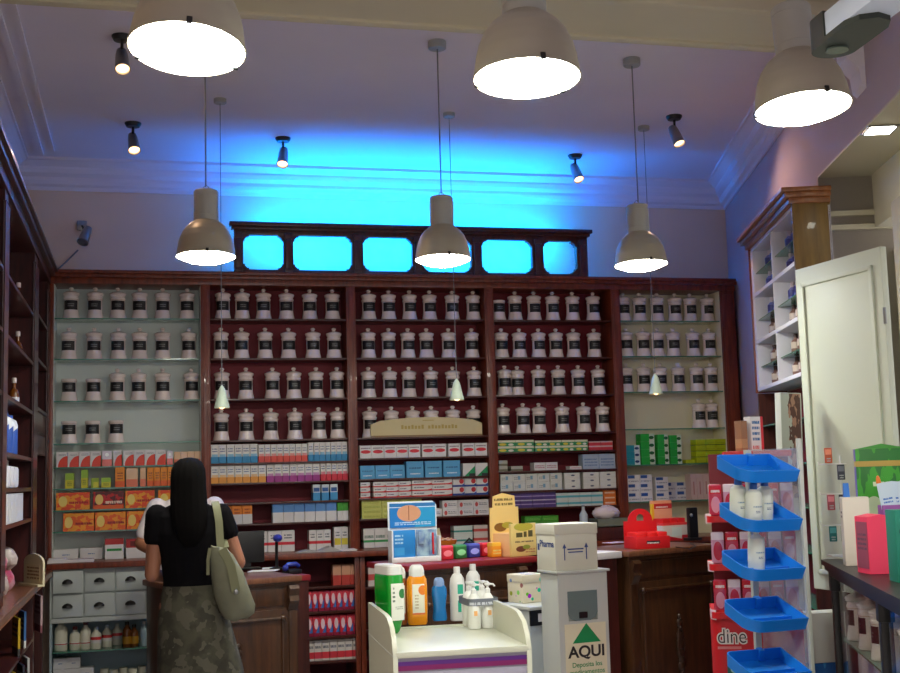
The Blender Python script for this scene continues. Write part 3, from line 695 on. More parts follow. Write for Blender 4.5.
# halogen spotlights on the ceiling
def spot(P, aim, label, group='halogen ceiling spotlights', wall=False, lit=True, power=6):
    t = thing('ceiling_spotlight' if not wall else 'wall_spotlight', label, 'spotlight', P, 0, group)
    d = Vector(aim).normalized(); a = Vector((0, 0, -.10)) if not wall else Vector((.03, -.12, -.07))
    if not wall: MB().lathe([(.001, -.024), (.036, -.022), (.045, -.006), (.045, 0)], 20).build('ceiling_plate', BLACK, t)
    else: MB().box(-.03, .03, -.02, 0, -.03, .03, .006).build('wall_plate', STEEL, t)
    MB().tube([(0, 0, -.02) if not wall else (0, -.01, 0), a], .007, 8).build('stem', BLACK, t)
    M = d.to_track_quat('Z', 'Y').to_matrix()
    hb = MB().lathe([(.004, -.05), (.022, -.045), (.027, -.02), (.03, .02), (.032, .065), (.034, .075), (.030, .075), (.026, .04)], 20)
    for v in hb.bm.verts: v.co = M @ v.co + a
    hd_ = hb.build('lamp_head', STEEL, t)
    lb = MB().lathe([(.001, .060), (.029, .061), (.029, .066), (.001, .068)], 20)
    for v in lb.bm.verts: v.co = M @ v.co + a
    lb.build('lens', WARM if lit else mat('unlit_lens', (120, 120, 140), .2), hd_)
    t.scale = (1.22, 1.22, 1.22)
    if lit:
        ld = bpy.data.lights.new('halogen', 'SPOT'); ld.energy = power; ld.color = (1, .62, .38); ld.spot_size = 2.5; ld.spot_blend = .7; ld.shadow_soft_size = .03
        lo = bpy.data.objects.new('halogen', ld); COL.objects.link(lo); lo.parent = t; lo.location = a+d*.085; lo.rotation_euler = (-d).to_track_quat('Z', 'Y').to_euler()
for (px, py), aim, lab, pw in (((133, 123), (.1, -.5, -.85), 'lit halogen spotlight on the ceiling above the leftmost bay', 8), ((283, 138), (-.12, -.45, -.85), 'lit halogen spotlight at the left edge of the blue ceiling glow', 3), ((575, 155), (.1, -.45, -.85), 'lit halogen spotlight at the right edge of the blue ceiling glow', 3), ((674, 116), (.15, -.4, -.9), 'lit halogen spotlight nearest the right wall', 15), ((122, 36), (.05, -.5, -.85), 'lit halogen spotlight beside the nearest left pendant shade', 8)):
    spot(atZ(px, py, CZ), aim, lab, power=pw)
p = atY(82, 226, WALL); spot(p, (-.25, -.5, -.8), 'unlit grey spotlight on the back wall above the leftmost bay', None, True, False)
tb = MB().tube([atY(78, 250, WALL-.03), atY(66, 262, WALL-.02), atY(57, 270, WALL-.02)], .006, 6).build('power_cable', WIRE); tag(tb, 'grey cable running from wall spotlight down to the case corner', 'cable')
# white light bar with a dark end piece, at upper right
P = atY(806, 46, 2.9); dv = Vector((.10, -1, 0)).normalized()
t = thing('linear_light_bar', 'white rectangular light bar with dark rounded end piece, top right', 'light fixture', P+Vector((.055, 0, 0)), math.atan2(-dv.x, -dv.y)+PI)
MB().box(-.055, .055, .12, 1.9, -.018, .05, .005).build('bar', mat('bar_white', (206, 220, 240), .4), t)
pts = [(.06*math.cos(a), .06*math.sin(a)+.06) for a in [PI+PI*i/14 for i in range(15)]]+[(.06, .24), (.042, .285), (0, .305), (-.042, .285), (-.06, .24)]
eb = MB().prism(pts, -.032, -.017, 'xy'); pts2 = [(u, v) for u, v in pts[:15]]+[(.06, .125), (-.06, .125)]
eb.prism(pts2, -.018, .054, 'xy'); eb.build('end_piece', DARKG, t)
MB().lathe([(.024, -.037), (.03, -.037), (.03, -.032), (.024, -.032)], 24, (0, .075, 0)).build('round_lens', mat('smoked_lens', (70, 84, 78), .15), t)
for y in (1.0,): MB().tube([(0, y, .07), (0, y, CZ-P.z)], .004, 6).build('hanger', STEEL, t)

# ------------------------------------------------------------------ left wall case
LCW = grain('dark_red_mahogany', (74, 22, 20), (46, 14, 14)); LCB = blotch('dark_crimson_back', (70, 14, 22), (56, 10, 18), 2, .6)
lc = thing('left_wall_case', 'dark mahogany open shelving along left wall with bottles and packs', 'wall case', (-.633, 0, 0), PI/2)
# local: x runs toward the camera (-Y), y runs to the wall (-X)
def LY(Y): return Y
dep = .32
pr_ = [(8.97, 8.84), (7.97, 7.74), (6.2, 6.06), (5.0, 4.9)]
for a, b in pr_: MB().box(LY(a), LY(b), 0, dep-.01, 1.03, 3.0, .004).box(LY(a)+.02, LY(b)-.02, -.006, .004, 1.1, 2.94, .003).build('stile', LCW, lc)
MB().box(LY(8.97), LY(4.6), dep-.02, dep, 1.03, 3.0).build('back_panel', LCB, lc)
MB().box(LY(4.6), LY(8.94), -.01, dep, 3.0, 3.06, .004).box(LY(4.6), LY(8.94), -.04, dep, 3.055, 3.085, .006).box(LY(4.6), LY(8.94), -.06, dep, 3.083, 3.105, .004).build('cornice', LCW, lc)
for z in (2.62, 2.325, 2.03, 1.751, 1.577, 1.399): MB().box(LY(7.74), LY(6.2), 0, dep-.02, z-.018, z, .002).build('shelf', LCW, lc)
for z in (2.67, 2.39, 2.08): MB().box(LY(8.84), LY(7.97), 0, dep-.02, z-.018, z, .002).build('shelf', LCW, lc)
for z in (2.62, 2.325, 2.03, 1.70, 1.4): MB().box(LY(6.06), LY(5.0), 0, dep-.02, z-.018, z, .002).build('shelf', LCW, lc)
for z in (1.93, 1.79): MB().box(LY(8.84), LY(7.97), .006, .2, z, z+.125, .006).build('drawer', MAHOG_D, lc)
o = MB().box(LY(8.72), LY(4.6), -.05, dep, .985, 1.022, .006).build('worktop', WORN, loc=(-.633, 0, 0), rotz=PI/2); tag(o, 'worn brown counter top along the left shelving', 'counter top')
lb = thing('left_base_cabinet', 'dark open cabinet below left counter holding leaflets', 'cabinet', (-.633, 0, 0), PI/2)
for Y in (8.70, 7.98, 6.0): MB().box(LY(Y)-.08, LY(Y), 0, .28, 0, .982).build('side_panel', MAHOG_D, lb)
MB().box(LY(8.70), LY(4.6), .26, .30, 0, .982).build('back_panel', MAHOG_D, lb)
for z in (.35, .68): MB().box(LY(7.9), LY(6.0), 0, .26, z-.018, z).build('shelf', MAHOG_D, lb)
# contents
amb = [(.022, 0), (.022, .07), (.018, .085), (.008, .095), (.008, .12)]
for k, (px, py, z) in enumerate(((19, 290, 2.62), (18, 335, 2.325), (14, 400, 2.03), (4, 280, 2.62))):
    Y = atX(px, py, -.72).y; Y = min(max(Y, 6.28), 7.68)
    bottle([(r*1.3, h*1.3) for r, h in amb], AMBER, 'amber_bottle', ['amber stoppered bottle on highest left shelf', 'amber stoppered bottle on second left shelf', 'amber stoppered bottle on third left shelf', 'amber stoppered bottle nearest on highest left shelf'][k], 'bottle', (-.72, Y if k < 3 else 6.35, z+.001), 'amber bottles in the left shelving', .03, .014, PORC, (.02, .07), PAPER)
bb = printed('bluewhite_label', (210, 216, 226), [('d', .25, .5, (46, 84, 170)), ('n', .2, .8, .1, .3, (90, 110, 160), 2)])
for k, (Y, X) in enumerate(((6.95, -.69), (6.72, -.69), (6.50, -.69), (6.30, -.69))):
    bottle([(.042, 0), (.044, .008), (.044, .16), (.036, .185), (.02, .195)], bb, 'plastic_bottle', f'blue and white bottle in left shelving, {["farthest from camera", "second farthest", "third farthest", "nearest camera"][k]}', 'bottle', (X, Y, 1.752), 'blue and white bottles in the left shelving', .022, .018, mat('blue_cap', (46, 84, 170), .4))
jl = printed('jug_label', (222, 222, 226), [('r', .15, .85, .2, .75, (232, 226, 226)), ('n', .25, .75, .4, .7, (196, 80, 90), 2)])
for k, Y in enumerate((7.0, 6.78, 6.56, 6.36)):
    t = thing('white_jug', f'white plastic jug with handle on left shelf, {["farthest from camera", "second farthest", "third farthest", "nearest camera"][k]}', 'jug', (-.71, Y, 1.578), 0, 'white jugs in the left shelving')
    MB().box(-.06, .06, -.085, .085, 0, .115, .018).build('body', jl, t)
    MB().tube([(0, -.05, .10), (0, -.04, .145), (0, .03, .145), (0, .045, .11)], .010, 8).build('handle', jl, t)
    MB().lathe([(.018, .112), (.018, .14), (.014, .145)], 14, (0, -.062, 0)).build('cap', WHITE, t)
pk = printed('pale_pack', (206, 208, 210), [('n', .1, .9, .2, .8, (170, 176, 186), 3), ('r', 0, .1, 0, 1, (196, 120, 124))])
me = carton_mesh(.16, .075, .15, pk)
for k in range(11): inst('carton', me, (-.72, 7.2-k*.085, 1.40), f'pale carton on shelf above left counter, {ORD[k]} from the far end', 'box', 'pale cartons in the left shelving', random.uniform(-.03, .03))
bagm = [blotch('snack_pack_'+str(i), c, d, 14, .3) for i, (c, d) in enumerate((((196, 140, 70), (230, 220, 210)), ((176, 60, 90), (220, 180, 190)), ((120, 90, 70), (206, 190, 160)), ((210, 200, 196), (150, 120, 110))))]
for k in range(12):
    b = MB().ball((0, 0, .05), (.06, .035, .06), 12)
    for v in b.bm.verts: v.co += Vector((random.uniform(-.006, .006) for _ in range(3)))
    Y = 7.35-(k % 6)*.19; z = 1.023+(.118 if k >= 6 else .008)
    o = b.build('wrapped_pack', bagm[k % 4], loc=(-.74+.02*(k % 2), Y, z), rotz=random.uniform(0, 3))
    tag(o, f'{["ochre", "pink", "brown", "silvery"][k % 4]} wrapped pack heaped on left counter, {ORD[k % 6]} from far end, {"upper" if k > 5 else "lower"} layer', 'packet', 'wrapped packs heaped on the left counter')
t = thing('card_holder', 'cream arched card holder at the edge of left counter', 'card holder', (-.60, 7.45, 1.022), math.radians(-62))
MB().prism([(-.13, 0), (.13, 0), (.13, .13)]+[(.13*math.cos(a), .13+.05*math.sin(a)) for a in [PI*i/10 for i in range(1, 10)]]+[(-.13, .13)], 0, .012, 'xz').build('board', mat('cream_card', (214, 204, 170), .6), t)
MB().box(-.13, .13, -.03, .0, 0, .012).build('foot', mat('cream_card', (0, 0, 0)), t)
MB().box(-.09, .09, -.002, 0, .03, .12).build('print', printed('card_print', (214, 200, 160), [('n', .05, .95, .1, .95, (130, 90, 60), 4)]), t)
lf = [printed('leaflet_'+str(i), c, [('n', .1, .9, .5, .9, d, 3), ('r', 0, 1, 0, .2, d)]) for i, (c, d) in enumerate((((206, 176, 180), (150, 90, 100)), ((60, 110, 170), (220, 220, 220)), ((206, 170, 30), (60, 60, 60)), ((206, 206, 206), (200, 70, 120)), ((40, 44, 60), (200, 200, 200))))]
for k, (Y, z, h, w_, c) in enumerate(((8.05, .70, .22, .2, 0), (7.5, .681, .2, .18, 1), (7.15, .681, .2, .18, 2), (7.75, .351, .24, .18, 3), (7.45, .351, .24, .18, 4), (7.1, .351, .24, .18, 2))):
    o = inst('leaflet', MB().box(-w_/2, w_/2, -.006, .006, 0, h).mesh('leaflet', lf[c], False), (-.615 if k == 0 else -.66, Y, z), ['pink folder hanging at the left counter end', 'blue leaflet on upper shelf under left counter', 'yellow leaflet on upper shelf under left counter', 'white and pink leaflet on lower shelf under left counter', 'dark leaflet on lower shelf under left counter', 'yellow leaflet on lower shelf under left counter'][k], 'leaflet', 'leaflets under the left counter', math.radians(-75))
    o.rotation_euler.x = 0

# ------------------------------------------------------------------ wooden counters
def carved_counter(name, label, loc, rot, L, hgt, dep, topm, npan=1, over=(.02, .02), paneled=True):
    t = thing(name, label, 'counter', loc, rot)
    MB().box(0, L, 0, dep, .08, hgt-.035, .004).box(.01, L-.01, .02, dep-.02, 0, .08).build('body', OAK, t)
    MB().box(-over[0], L+over[1], -.03, dep+.02, hgt-.035, hgt, .008).build('top', topm, t)
    MB().box(-over[0]*.5, L+over[1]*.5, -.015, .0, hgt-.055, hgt-.034, .004).build('top_moulding', OAK, t)
    pw = (L-.10)/npan
    for k in range(npan):
        x0 = .05+k*pw+.05; x1 = .05+(k+1)*pw-.05; z0, z1 = .16, hgt-.24
        MB().box(x0-.03, x1+.03, -.008, .002, z0-.05, z1+.05, .003).build('door', OAK, t)
        f = MB()
        for z in (z0, z1): f.tube([(x0, -.012, z), (x1, -.012, z)], .011, 8); [f.ball((x, -.013, z), .02, 10) for x in (x0, x1)]
        for x in (x0, x1): f.tube([(x, -.012, z0), (x, -.012, z1)], .007, 8)
        f.build('panel_moulding', OAK, t)
        c = MB(); xm = (x0+x1)/2; zm = (z0+z1)/2; q = min(1, (z1-z0)/.6)
        for dz, r in ((.17, .018), (.13, .026), (.10, .016), (.05, .034), (0, .04), (-.05, .034), (-.09, .024), (-.13, .03), (-.17, .016)): c.ball((xm, -.012, zm+dz*q), (r, .016, r*1.1*q), 10)
        for s in (-1, 1): c.tube([(xm+s*.012, -.016, zm-.1*q), (xm+s*.03, -.02, zm), (xm+s*.014, -.016, zm+.1*q)], .007, 6)
        c.build('carved_ornament', grain('carved_oak_dark', (62, 38, 22), (40, 22, 14)), t)
    MB().box(.07, L-.07, -.006, .002, hgt-.17, hgt-.07, .003).build('drawer_front', OAK, t)
    for x in (.035, L-.035):
        b = MB().prism([(0, 0), (-.03, 0), (-.045, -.02), (-.03, -.06), (-.04, -.09), (-.012, -.14), (0, -.15)], x-.03, x+.03, 'yz')
        for v in b.bm.verts: v.co.z += hgt-.055
        b.build('bracket', OAK, t)
    for x in (0, L-.06): MB().box(x+.004, x+.056, -.007, .003, .1, hgt-.2, .003).build('corner_post', OAK, t)
    return t
R18 = math.radians(18)
lcorner = atZ(297, 575, 1.02)
Ll = .76
carved_counter('left_counter', 'carved wooden counter with monitor, scanner and papers on top', lcorner-Vector((math.cos(R18), math.sin(R18), 0))*Ll-Vector((0, 0, 1.02)), R18, Ll, 1.02, .46, WORN)
# dark red shelf jutting out behind the left counter
p = atZ(312, 574, 1.0); t = thing('red_side_shelf', 'low dark red side shelf behind the left counter', 'side table', (lcorner.x+.035*math.cos(R18)-.20*math.sin(R18), lcorner.y+.035*math.sin(R18)+.20*math.cos(R18), 0), R18)
MB().box(0, .15, 0, .26, .965, 1.0, .004).build('top', REDTOP, t); MB().box(.01, .14, .01, .25, 0, .965).build('body', MAHOG_D, t)
cp = atZ(412, 565, 1.07)
carved_counter('central_counter', 'red-topped carved wooden counter behind the white trolley', (cp.x, cp.y, 0), R18, .80, 1.07, .45, REDTOP, 2, (.05, .10))
rc = atZ(628, 551, 1.10); RR = math.radians(22)
carved_counter('right_counter', 'carved wooden counter at right carrying red display cartons', (rc.x, rc.y, 0), RR, .80, 1.10, .5, WORN)
# white worktop joining it to the left
t = thing('white_worktop', 'white worktop on dark base between white box and right counter', 'worktop', (rc.x, rc.y, 0), RR)
MB().box(-.23, -.03, .02, .5, 1.06, 1.10, .006).build('top', mat('white_top', (206, 200, 200), .4), t); MB().box(-.21, -.05, .05, .48, 0, 1.06).build('body', MAHOG_D, t)

# things on the left counter
L0 = lcorner
p = atZ(248, 569, 1.02); t = thing('monitor', 'black flat monitor seen from behind on left counter', 'monitor', p, R18-.25)
w_ = .17
mo = MB().box(-.115, .105, -.012, .012, .04, .24, .004); mo.box(-.06, .06, .0, .03, .07, .2, .01); mo.build('screen', BLACK, t)
MB().box(-.02, .02, .0, .02, .005, .08).build('stand', BLACK, t); MB().box(-.08, .08, -.05, .06, 0, .01, .004).build('base', BLACK, t)
t = inst('open_papers', MB().prism([(-.10, -.05), (.07, -.055), (.11, .05), (-.06, .06)], 0, .004, 'xy').mesh('papers', PAPER), atZ(263, 571, 1.021), 'loose white papers on left counter beside monitor', 'papers')
t = inst('paper_pad', MB().prism([(-.05, -.04), (.06, -.03), (.07, .05), (-.04, .045)], 0, .006, 'xy').mesh('pad', PAPER), atZ(270, 569, 1.021)+Vector((0, .03, .0)), 'small paper pad behind loose papers on left counter', 'papers')
p = atZ(274, 569.5, 1.021); t = thing('barcode_scanner', 'blue-headed barcode scanner on a black stand on left counter', 'scanner', p+Vector((.02, .02, 0)))
SB = mat('scanner_blue', (40, 52, 150), .35)
MB().lathe([(.045, 0), (.045, .008), (.012, .016), (.008, .02)], 18).build('base', BLACK, t)
MB().tube([(0, 0, .01), (0, .005, .12), (0, -.005, .17)], .010, 8).build('stand', BLACK, t)
MB().ball((.005, -.02, .195), (.03, .055, .025), 14).build('head', SB, t)
p = Vector(bpy.data.objects['red_side_shelf'].location)+Vector((.04, .14, 1.001)); t = thing('desk_phone', 'black and blue handset lying on the red side shelf', 'phone', p, .5)
MB().box(-.05, .05, -.04, .04, 0, .03, .01).build('base', BLACK, t); MB().tube([(-.05, 0, .045), (-.03, 0, .06), (.03, 0, .06), (.05, 0, .045)], .014, 8).build('handset', SB, t)
MB().ball((-.05, 0, .04), .02, 10).build('earpiece', SB, t)

# things on the ledge
for k, (px, lab) in enumerate(((318, 'grey and white open magazine on ledge of second bay'), (345, 'pinkish folded papers on ledge beside open magazine'))):
    q = atZ(px, 552-k, LEDGE); mg = MB()
    if k == 0:
        mg.prism([(-.16, 0), (-.08, .02), (0, .006), (.08, .04), (.17, .0), (.17, -.006+.007), (.0, .001), (-.16, -.0)], -.09, .06, 'xz')
    else: mg.box(-.08, .08, -.08, .06, 0, .012, .003)
    o = mg.build('magazine', [mat('magazine_grey', (176, 172, 172), .5), PAPER][k], loc=(q.x, 8.86, LEDGE+.001)); tag(o, lab, 'magazine')
for k, (px, w_) in enumerate(((76, .30), (64, .12))):
    q = atZ(px, 557, LEDGE); o = MB().box(-w_/2, w_/2, -.08, .08, 0, .02-.012*k, .002).build('paper_stack', PAPER, loc=(q.x, 8.86, LEDGE+.001+.021*k), rotz=.05*k)
    tag(o, ['flat stack of white papers on ledge below leftmost bay', 'small paper pile lying on the flat paper stack'][k], 'papers')
RZ = LEDGE+.095; xa_, xb_ = atY(578, 530, 8.9).x, atY(634, 530, 8.9).x
o = MB().box(xa_, xb_, 8.79, 9.01, LEDGE, RZ, .004).build('wooden_riser', MAHOG_D); tag(o, 'dark wooden riser on the ledge holding grey tray and clear bottle', 'riser')
q = atY(609, 528, 8.9); t = thing('grey_tray', 'grey green tray on ledge below the fourth bay', 'tray', (q.x, 8.9, RZ+.0005), 0)
tr = MB(); tr.box(-.13, .13, -.09, .09, 0, .008); [tr.box(*b) for b in ((-.13, .13, -.09, -.084, 0, .065), (-.13, .13, .084, .09, 0, .065), (-.13, -.124, -.09, .09, 0, .065), (.124, .13, -.09, .09, 0, .065))]
tr.build('tray_body', mat('tray_grey', (120, 122, 108), .5), t)
bg = MB().ball((0, 0, .06), (.11, .07, .055), 18)
rnd = random.Random(3)
for v in bg.bm.verts: v.co += Vector((rnd.uniform(-.008, .008) for _ in range(3)))
o = bg.build('plastic_bag', mat('bag_white', (226, 206, 210), .5), loc=(q.x-.02, 8.9, RZ+.045)); tag(o, 'crumpled white plastic bag lying in the grey tray', 'bag')
q = atY(584, 528, 8.85); t = bottle([(.03, 0), (.032, .01), (.032, .1), (.02, .12), (.012, .135), (.012, .16)], mat('clear_plastic', (190, 196, 200), .1, coat=.5), 'water_bottle', 'clear bottle beside the grey tray behind white lidded box', 'bottle', (q.x, 8.85, RZ+.001), None, .015, .013, STEEL)

# things on the central counter
p = atZ(417, 562, 1.071); t = thing('countertop_display', 'blue and white toothbrush display carton on red counter top', 'display', p+Vector((0, .0, 0)), R18-.22)
BW = mat('card_white', (222, 226, 230), .5)
d_blue = printed('display_blue', (26, 120, 196), [('r', .55, 1, 0, 1, (36, 150, 206)), ('r', 0, 1, .86, 1, (34, 110, 176)), ('r', .0, 1, .82, .85, (200, 220, 236)), ('e', .42, .58, .26, .34, (206, 150, 116)), ('r', .405, .425, .3, .9, (150, 96, 70)), ('n', .1, .9, .1, .25, (190, 216, 236), 2)])
d_low = printed('display_low', (34, 130, 206), [('r', .05, .5, .08, .36, (60, 160, 226)), ('n', .08, .45, .5, .9, (160, 206, 236), 3)])
bk = MB().prism([(-.155, .0), (.155, 0), (.155, .335), (.13, .36), (-.155, .36)], .07, .078, 'xz'); bk.build('backboard', BW, t)
MB().box(-.145, .145, .064, .07, .205, .35).build('header_print', d_blue, t)
MB().box(-.155, .155, 0, .075, 0, .03, .003).box(-.155, -.145, 0, .075, 0, .19).box(.145, .155, 0, .075, 0, .15).build('tray', BW, t)
MB().box(-.14, .0, .02, .06, .03, .19, .003).build('carton', d_low, t)
bl = MB().box(.01, .14, .035, .045, .03, .19, .004).box(.02, .06, .02, .04, .10, .18, .012).box(.09, .105, .022, .035, .04, .17, .004); bl.build('blister_pack', blotch('blister', (160, 190, 206), (90, 120, 180), 20, .2), t)
MB().box(.108, .118, .02, .03, .04, .17, .003).build('toothbrush', RED, t)
q = atZ(441, 548, 1.071)+Vector((0, .12, 0)); o = MB().box(-.07, .07, -.004, .004, 0, .10).build('propped_card', mat('cream_card', (0, 0, 0)), loc=q+Vector((0, .08, .0)), rotz=R18); o.rotation_euler.y = -.25; o.location.z += .018; tag(o, 'cream card propped behind orange bowl on central counter', 'card')
q = atZ(446, 549, 1.071)+Vector((0, .06, 0)); t = thing('orange_bowl', 'round orange bowl of sweets on the red counter top', 'bowl', q)
MB().lathe([(.055, 0), (.075, .01), (.092, .05), (.095, .06), (.09, .06), (.085, .045), (.06, .012), (.001, .01)], 24, cap=False).build('bowl', mat('orange_plastic', (226, 120, 40), .4), t)
sw = MB()
for k in range(26):
    a = rnd.uniform(0, 6.28); r = .075*math.sqrt(rnd.random()); sw.ball((r*math.cos(a), r*math.sin(a), .055+.014*rnd.random()), (.016, .011, .009), 8)
o = sw.build('wrapped_sweets', blotch('sweets', (226, 196, 160), (206, 90, 60), 30, .3), loc=q); tag(o, 'heap of small wrapped sweets in the orange bowl', 'sweets', kind='stuff')
for k, (px, c, lab) in enumerate(((447, (206, 40, 56), 'red sweet packet, first of the row beside the blue display'), (460.5, (40, 120, 60), 'green sweet packet in the row on red counter top'), (474, (50, 60, 150), 'blue sweet packet in the row on red counter top'), (487, (196, 26, 40), 'red sweet packet next to the yellow packet'))):
    q = atZ(px, 560-k*1.2, 1.071)
    pm = printed('sweet_packet_'+str(k), c, [('e', .5, .45, .38, .22, tuple(min(255, v+110) for v in c)), ('r', 0, 1, .85, 1, tuple(min(255, v+40) for v in c))])
    inst('sweet_packet', MB().box(-.043, .043, -.03, .03, 0, .085, .010).mesh('packet', pm), q+Vector((0, .04, 0)), lab, 'packet', 'row of sweet packets on the red counter top', R18+.05)
q = atZ(497.5, 557.3, 1.071); inst('yellow_packet', MB().box(-.04, .03, -.03, .03, 0, .09, .008).mesh('packet', printed('yellow_packet', (236, 150, 34), [('r', 0, 1, .75, 1, (236, 180, 60)), ('n', .1, .9, .2, .6, (226, 206, 120), 2)])), q+Vector((0, .05, 0)), 'orange yellow packet beside the tall cream display carton', 'packet', None, R18)
q = atZ(478, 552, 1.071)+Vector((0, .22, 0)); o = MB().ball((0, 0, .03), (.05, .035, .032), 14).tube([(-.03, 0, .05), (0, 0, .08), (.03, 0, .05)], .007, 6).build('tape_dispenser', BLACK, loc=q); tag(o, 'small black dispenser behind the sweet packets', 'dispenser')
# cream display carton with stepped back
YC = (226, 200, 126)
yfront = printed('cream_display_front', YC, [('e', .5, .9, .38, .13, (176, 166, 60)), ('r', .2, .45, .58, .72, (86, 78, 40)), ('r', .5, .62, .58, .75, (86, 78, 40)), ('r', .68, .86, .58, .78, (86, 78, 40)), ('n', .15, .9, .42, .5, (110, 90, 60), 1), ('e', .38, .22, .2, .09, (110, 60, 40)), ('e', .6, .27, .15, .07, (140, 150, 50)), ('n', .55, .95, .1, .25, (190, 120, 80), 2)])
yback = printed('cream_display_back', (236, 204, 130), [('n', .15, .8, .8, .95, (130, 110, 60), 2), ('e', .35, .45, .22, .07, (130, 90, 40)), ('e', .6, .48, .2, .05, (170, 160, 60))])
p = atZ(526, 556, 1.071); t = thing('cream_display_carton', 'tall cream stepped display carton at end of red counter', 'display', p+Vector((0, .02, 0)), R18+.12)
MB().box(-.11, .10, .0, .02, 0, .20, .002).build('front', yfront, t)
MB().box(-.11, .10, .02, .17, 0, .14, .002).build('tray', mat('peach_card', (236, 190, 140), .6), t)
MB().prism([(-.13, 0), (.11, 0), (.11, .30), (.085, .30), (.08, .37), (-.02, .39), (-.10, .37), (-.105, .30), (-.13, .30)], .17, .178, 'xz').build('backboard', yback, t)

# red displays and the black phone on the right counter
T1 = 1.101
p = atZ(651, 549, T1); t = thing('red_display_carton', 'red counter display carton with arched header and hole, left one', 'display', p+Vector((.02, .10, 0)), RR-.3)
rprint = printed('red_display_print', (206, 24, 32), [('r', .3, .7, .4, .65, (60, 30, 40)), ('n', .32, .68, .42, .62, (230, 220, 220), 1)])
MB().box(-.115, .115, -.08, .08, 0, .075, .003).build('tray', rprint, t)
hdr = MB(); N = 14
arc = [(.085*math.cos(a), .165+.075*math.sin(a)) for a in [PI*i/N for i in range(N+1)]]
hol = [(.025*math.cos(a), .185+.022*math.sin(a)) for a in [PI*i/N for i in range(N+1)]]
hdr.box(-.115, .115, .08, .088, 0, .165); 
for i in range(N): hdr.prism([arc[i], arc[i+1], hol[i+1], hol[i]], .08, .088, 'xz')
hdr.prism([(-.085, .165), (-.025, .165), (-.025, .185), (-.085, .166)], .08, .088, 'xz'); hdr.prism([(.085, .165), (.025, .165), (.025, .185), (.085, .166)], .08, .088, 'xz')
hdr.build('header', RED, t)
for k in range(3): MB().box(-.105+k*.072, -.04+k*.072, -.07, .07, .07, .10, .006).build('packet', mat('red_packet', (226, 40, 40), .35), t)
p = atZ(678, 541, T1); t = thing('red_white_display_carton', 'red and white display carton with tall yellow header, right one', 'display', p+Vector((-.01, .12, 0)), RR-.1)
MB().box(-.11, .11, -.07, .07, 0, .12, .003).build('tray', printed('redwhite_tray', (222, 206, 200), [('d', .35, -.35, (206, 30, 40)), ('r', .75, 1, 0, .3, (206, 30, 40)), ('r', .35, .75, .25, .75, (214, 220, 214)), ('r', 0, 1, .86, 1, (226, 60, 60))]), t)
MB().box(-.10, .08, .05, .07, .12, .27, .003).build('header', printed('yel_header', (236, 176, 140), [('r', 0, 1, .62, .85, (200, 40, 40)), ('r', 0, .12, 0, 1, (236, 180, 50)), ('r', 0, 1, .85, 1, (240, 160, 120)), ('n', .2, .8, .66, .8, (236, 210, 200), 1)]), t)
for k in range(3): MB().box(-.10+k*.068, -.038+k*.068, -.06, .04, .115, .15, .005).build('packet', mat('red_packet', (0, 0, 0)), t)
p = atZ(703, 541, T1); t = thing('card_terminal', 'black upright card terminal at the far end of right counter', 'terminal', p+Vector((-.02, .10, 0)), .2)
MB().box(-.05, .05, -.03, .05, 0, .02, .005).build('base', BLACK, t); b = MB().box(-.035, .035, -.012, .022, .015, .22, .006); b.build('body', BLACK, t)
MB().ball((-.02, -.014, .17), .012, 10).build('light_ring', STEEL, t)
cbl = MB().tube([atZ(690, 543, T1+.006), atZ(696, 546, T1+.006), atZ(690, 549, T1+.006), atZ(676, 547, T1+.006)], .004, 6).build('cable', BLACK); tag(cbl, 'thin black cable curling on the right counter top', 'cable')
q = atZ(615, 543, T1); inst('paper_sheet', MB().box(-.08, .06, -.05, .05, 0, .004).mesh('paper', mat('lilac_paper', (222, 200, 220), .7)), q+Vector((.02, .03, 0)), 'lilac paper sheet on the white worktop', 'papers', None, RR)

# ------------------------------------------------------------------ collection bin, lidded box, white appliance
RB = math.radians(10); bl_ = atZ(557, 572, 1.06); t = thing('collection_bin', 'white medicine collection bin with green arrow and AQUI sign', 'bin', (bl_.x, bl_.y, 0), RB)
BWD, BDP = .30, .19
MB().box(0, BWD, .012, BDP, 0, 1.05, .006).build('body', WHITE, t)
MB().box(-.012, BWD+.012, -.02, BDP+.012, 1.05, 1.062, .003).build('lid', WHITE, t)
fp = MB()                                                     # front panel with rounded posting slot
x0, x1, z0, z1 = .055, .235, .80, .955
fp.box(0, BWD, -.004, .013, 0, z0).box(0, BWD, -.004, .013, z1, 1.05).box(0, x0, -.004, .013, z0, z1).box(x1, BWD, -.004, .013, z0, z1)
fp.build('front_panel', WHITE, t)
MB().prism([(x0+.0, z1), (x0, z0+.04), (x0+.015, z0+.012), (x0+.045, z0), (x1-.045, z0), (x1-.015, z0+.012), (x1, z0+.04), (x1, z1)], -.006, -.003, 'xz').build('slot', mat('slot_grey', (104, 122, 122), .4), t)
MB().box(.12, .17, -.010, -.005, z0+.012, z0+.045, .004).build('latch', BLACK, t)
SGN = mat('bin_sign', (224, 216, 186), .6); GRN = mat('sign_green', (16, 140, 80), .5); INK = mat('ink', (36, 32, 34), .6)
MB().box(.03, BWD-.02, -.0065, -.0038, .30, .785).build('sign', SGN, t)
MB().prism([(.075, .685), (.245, .685), (.16, .785)], -.0085, -.006, 'xz').build('arrow', GRN, t)
text('lettering', 'AQUI', .082, t, (.158, -.0075, .637), (PI/2, 0, 0), INK, .0022, 1.1)
for z, s in ((.572, 'Deposita los'), (.535, 'medicamentos'), (.498, 'que no uses')): text('lettering', s, .036, t, (.158, -.0075, z), (PI/2, 0, 0), GRN, .0002)
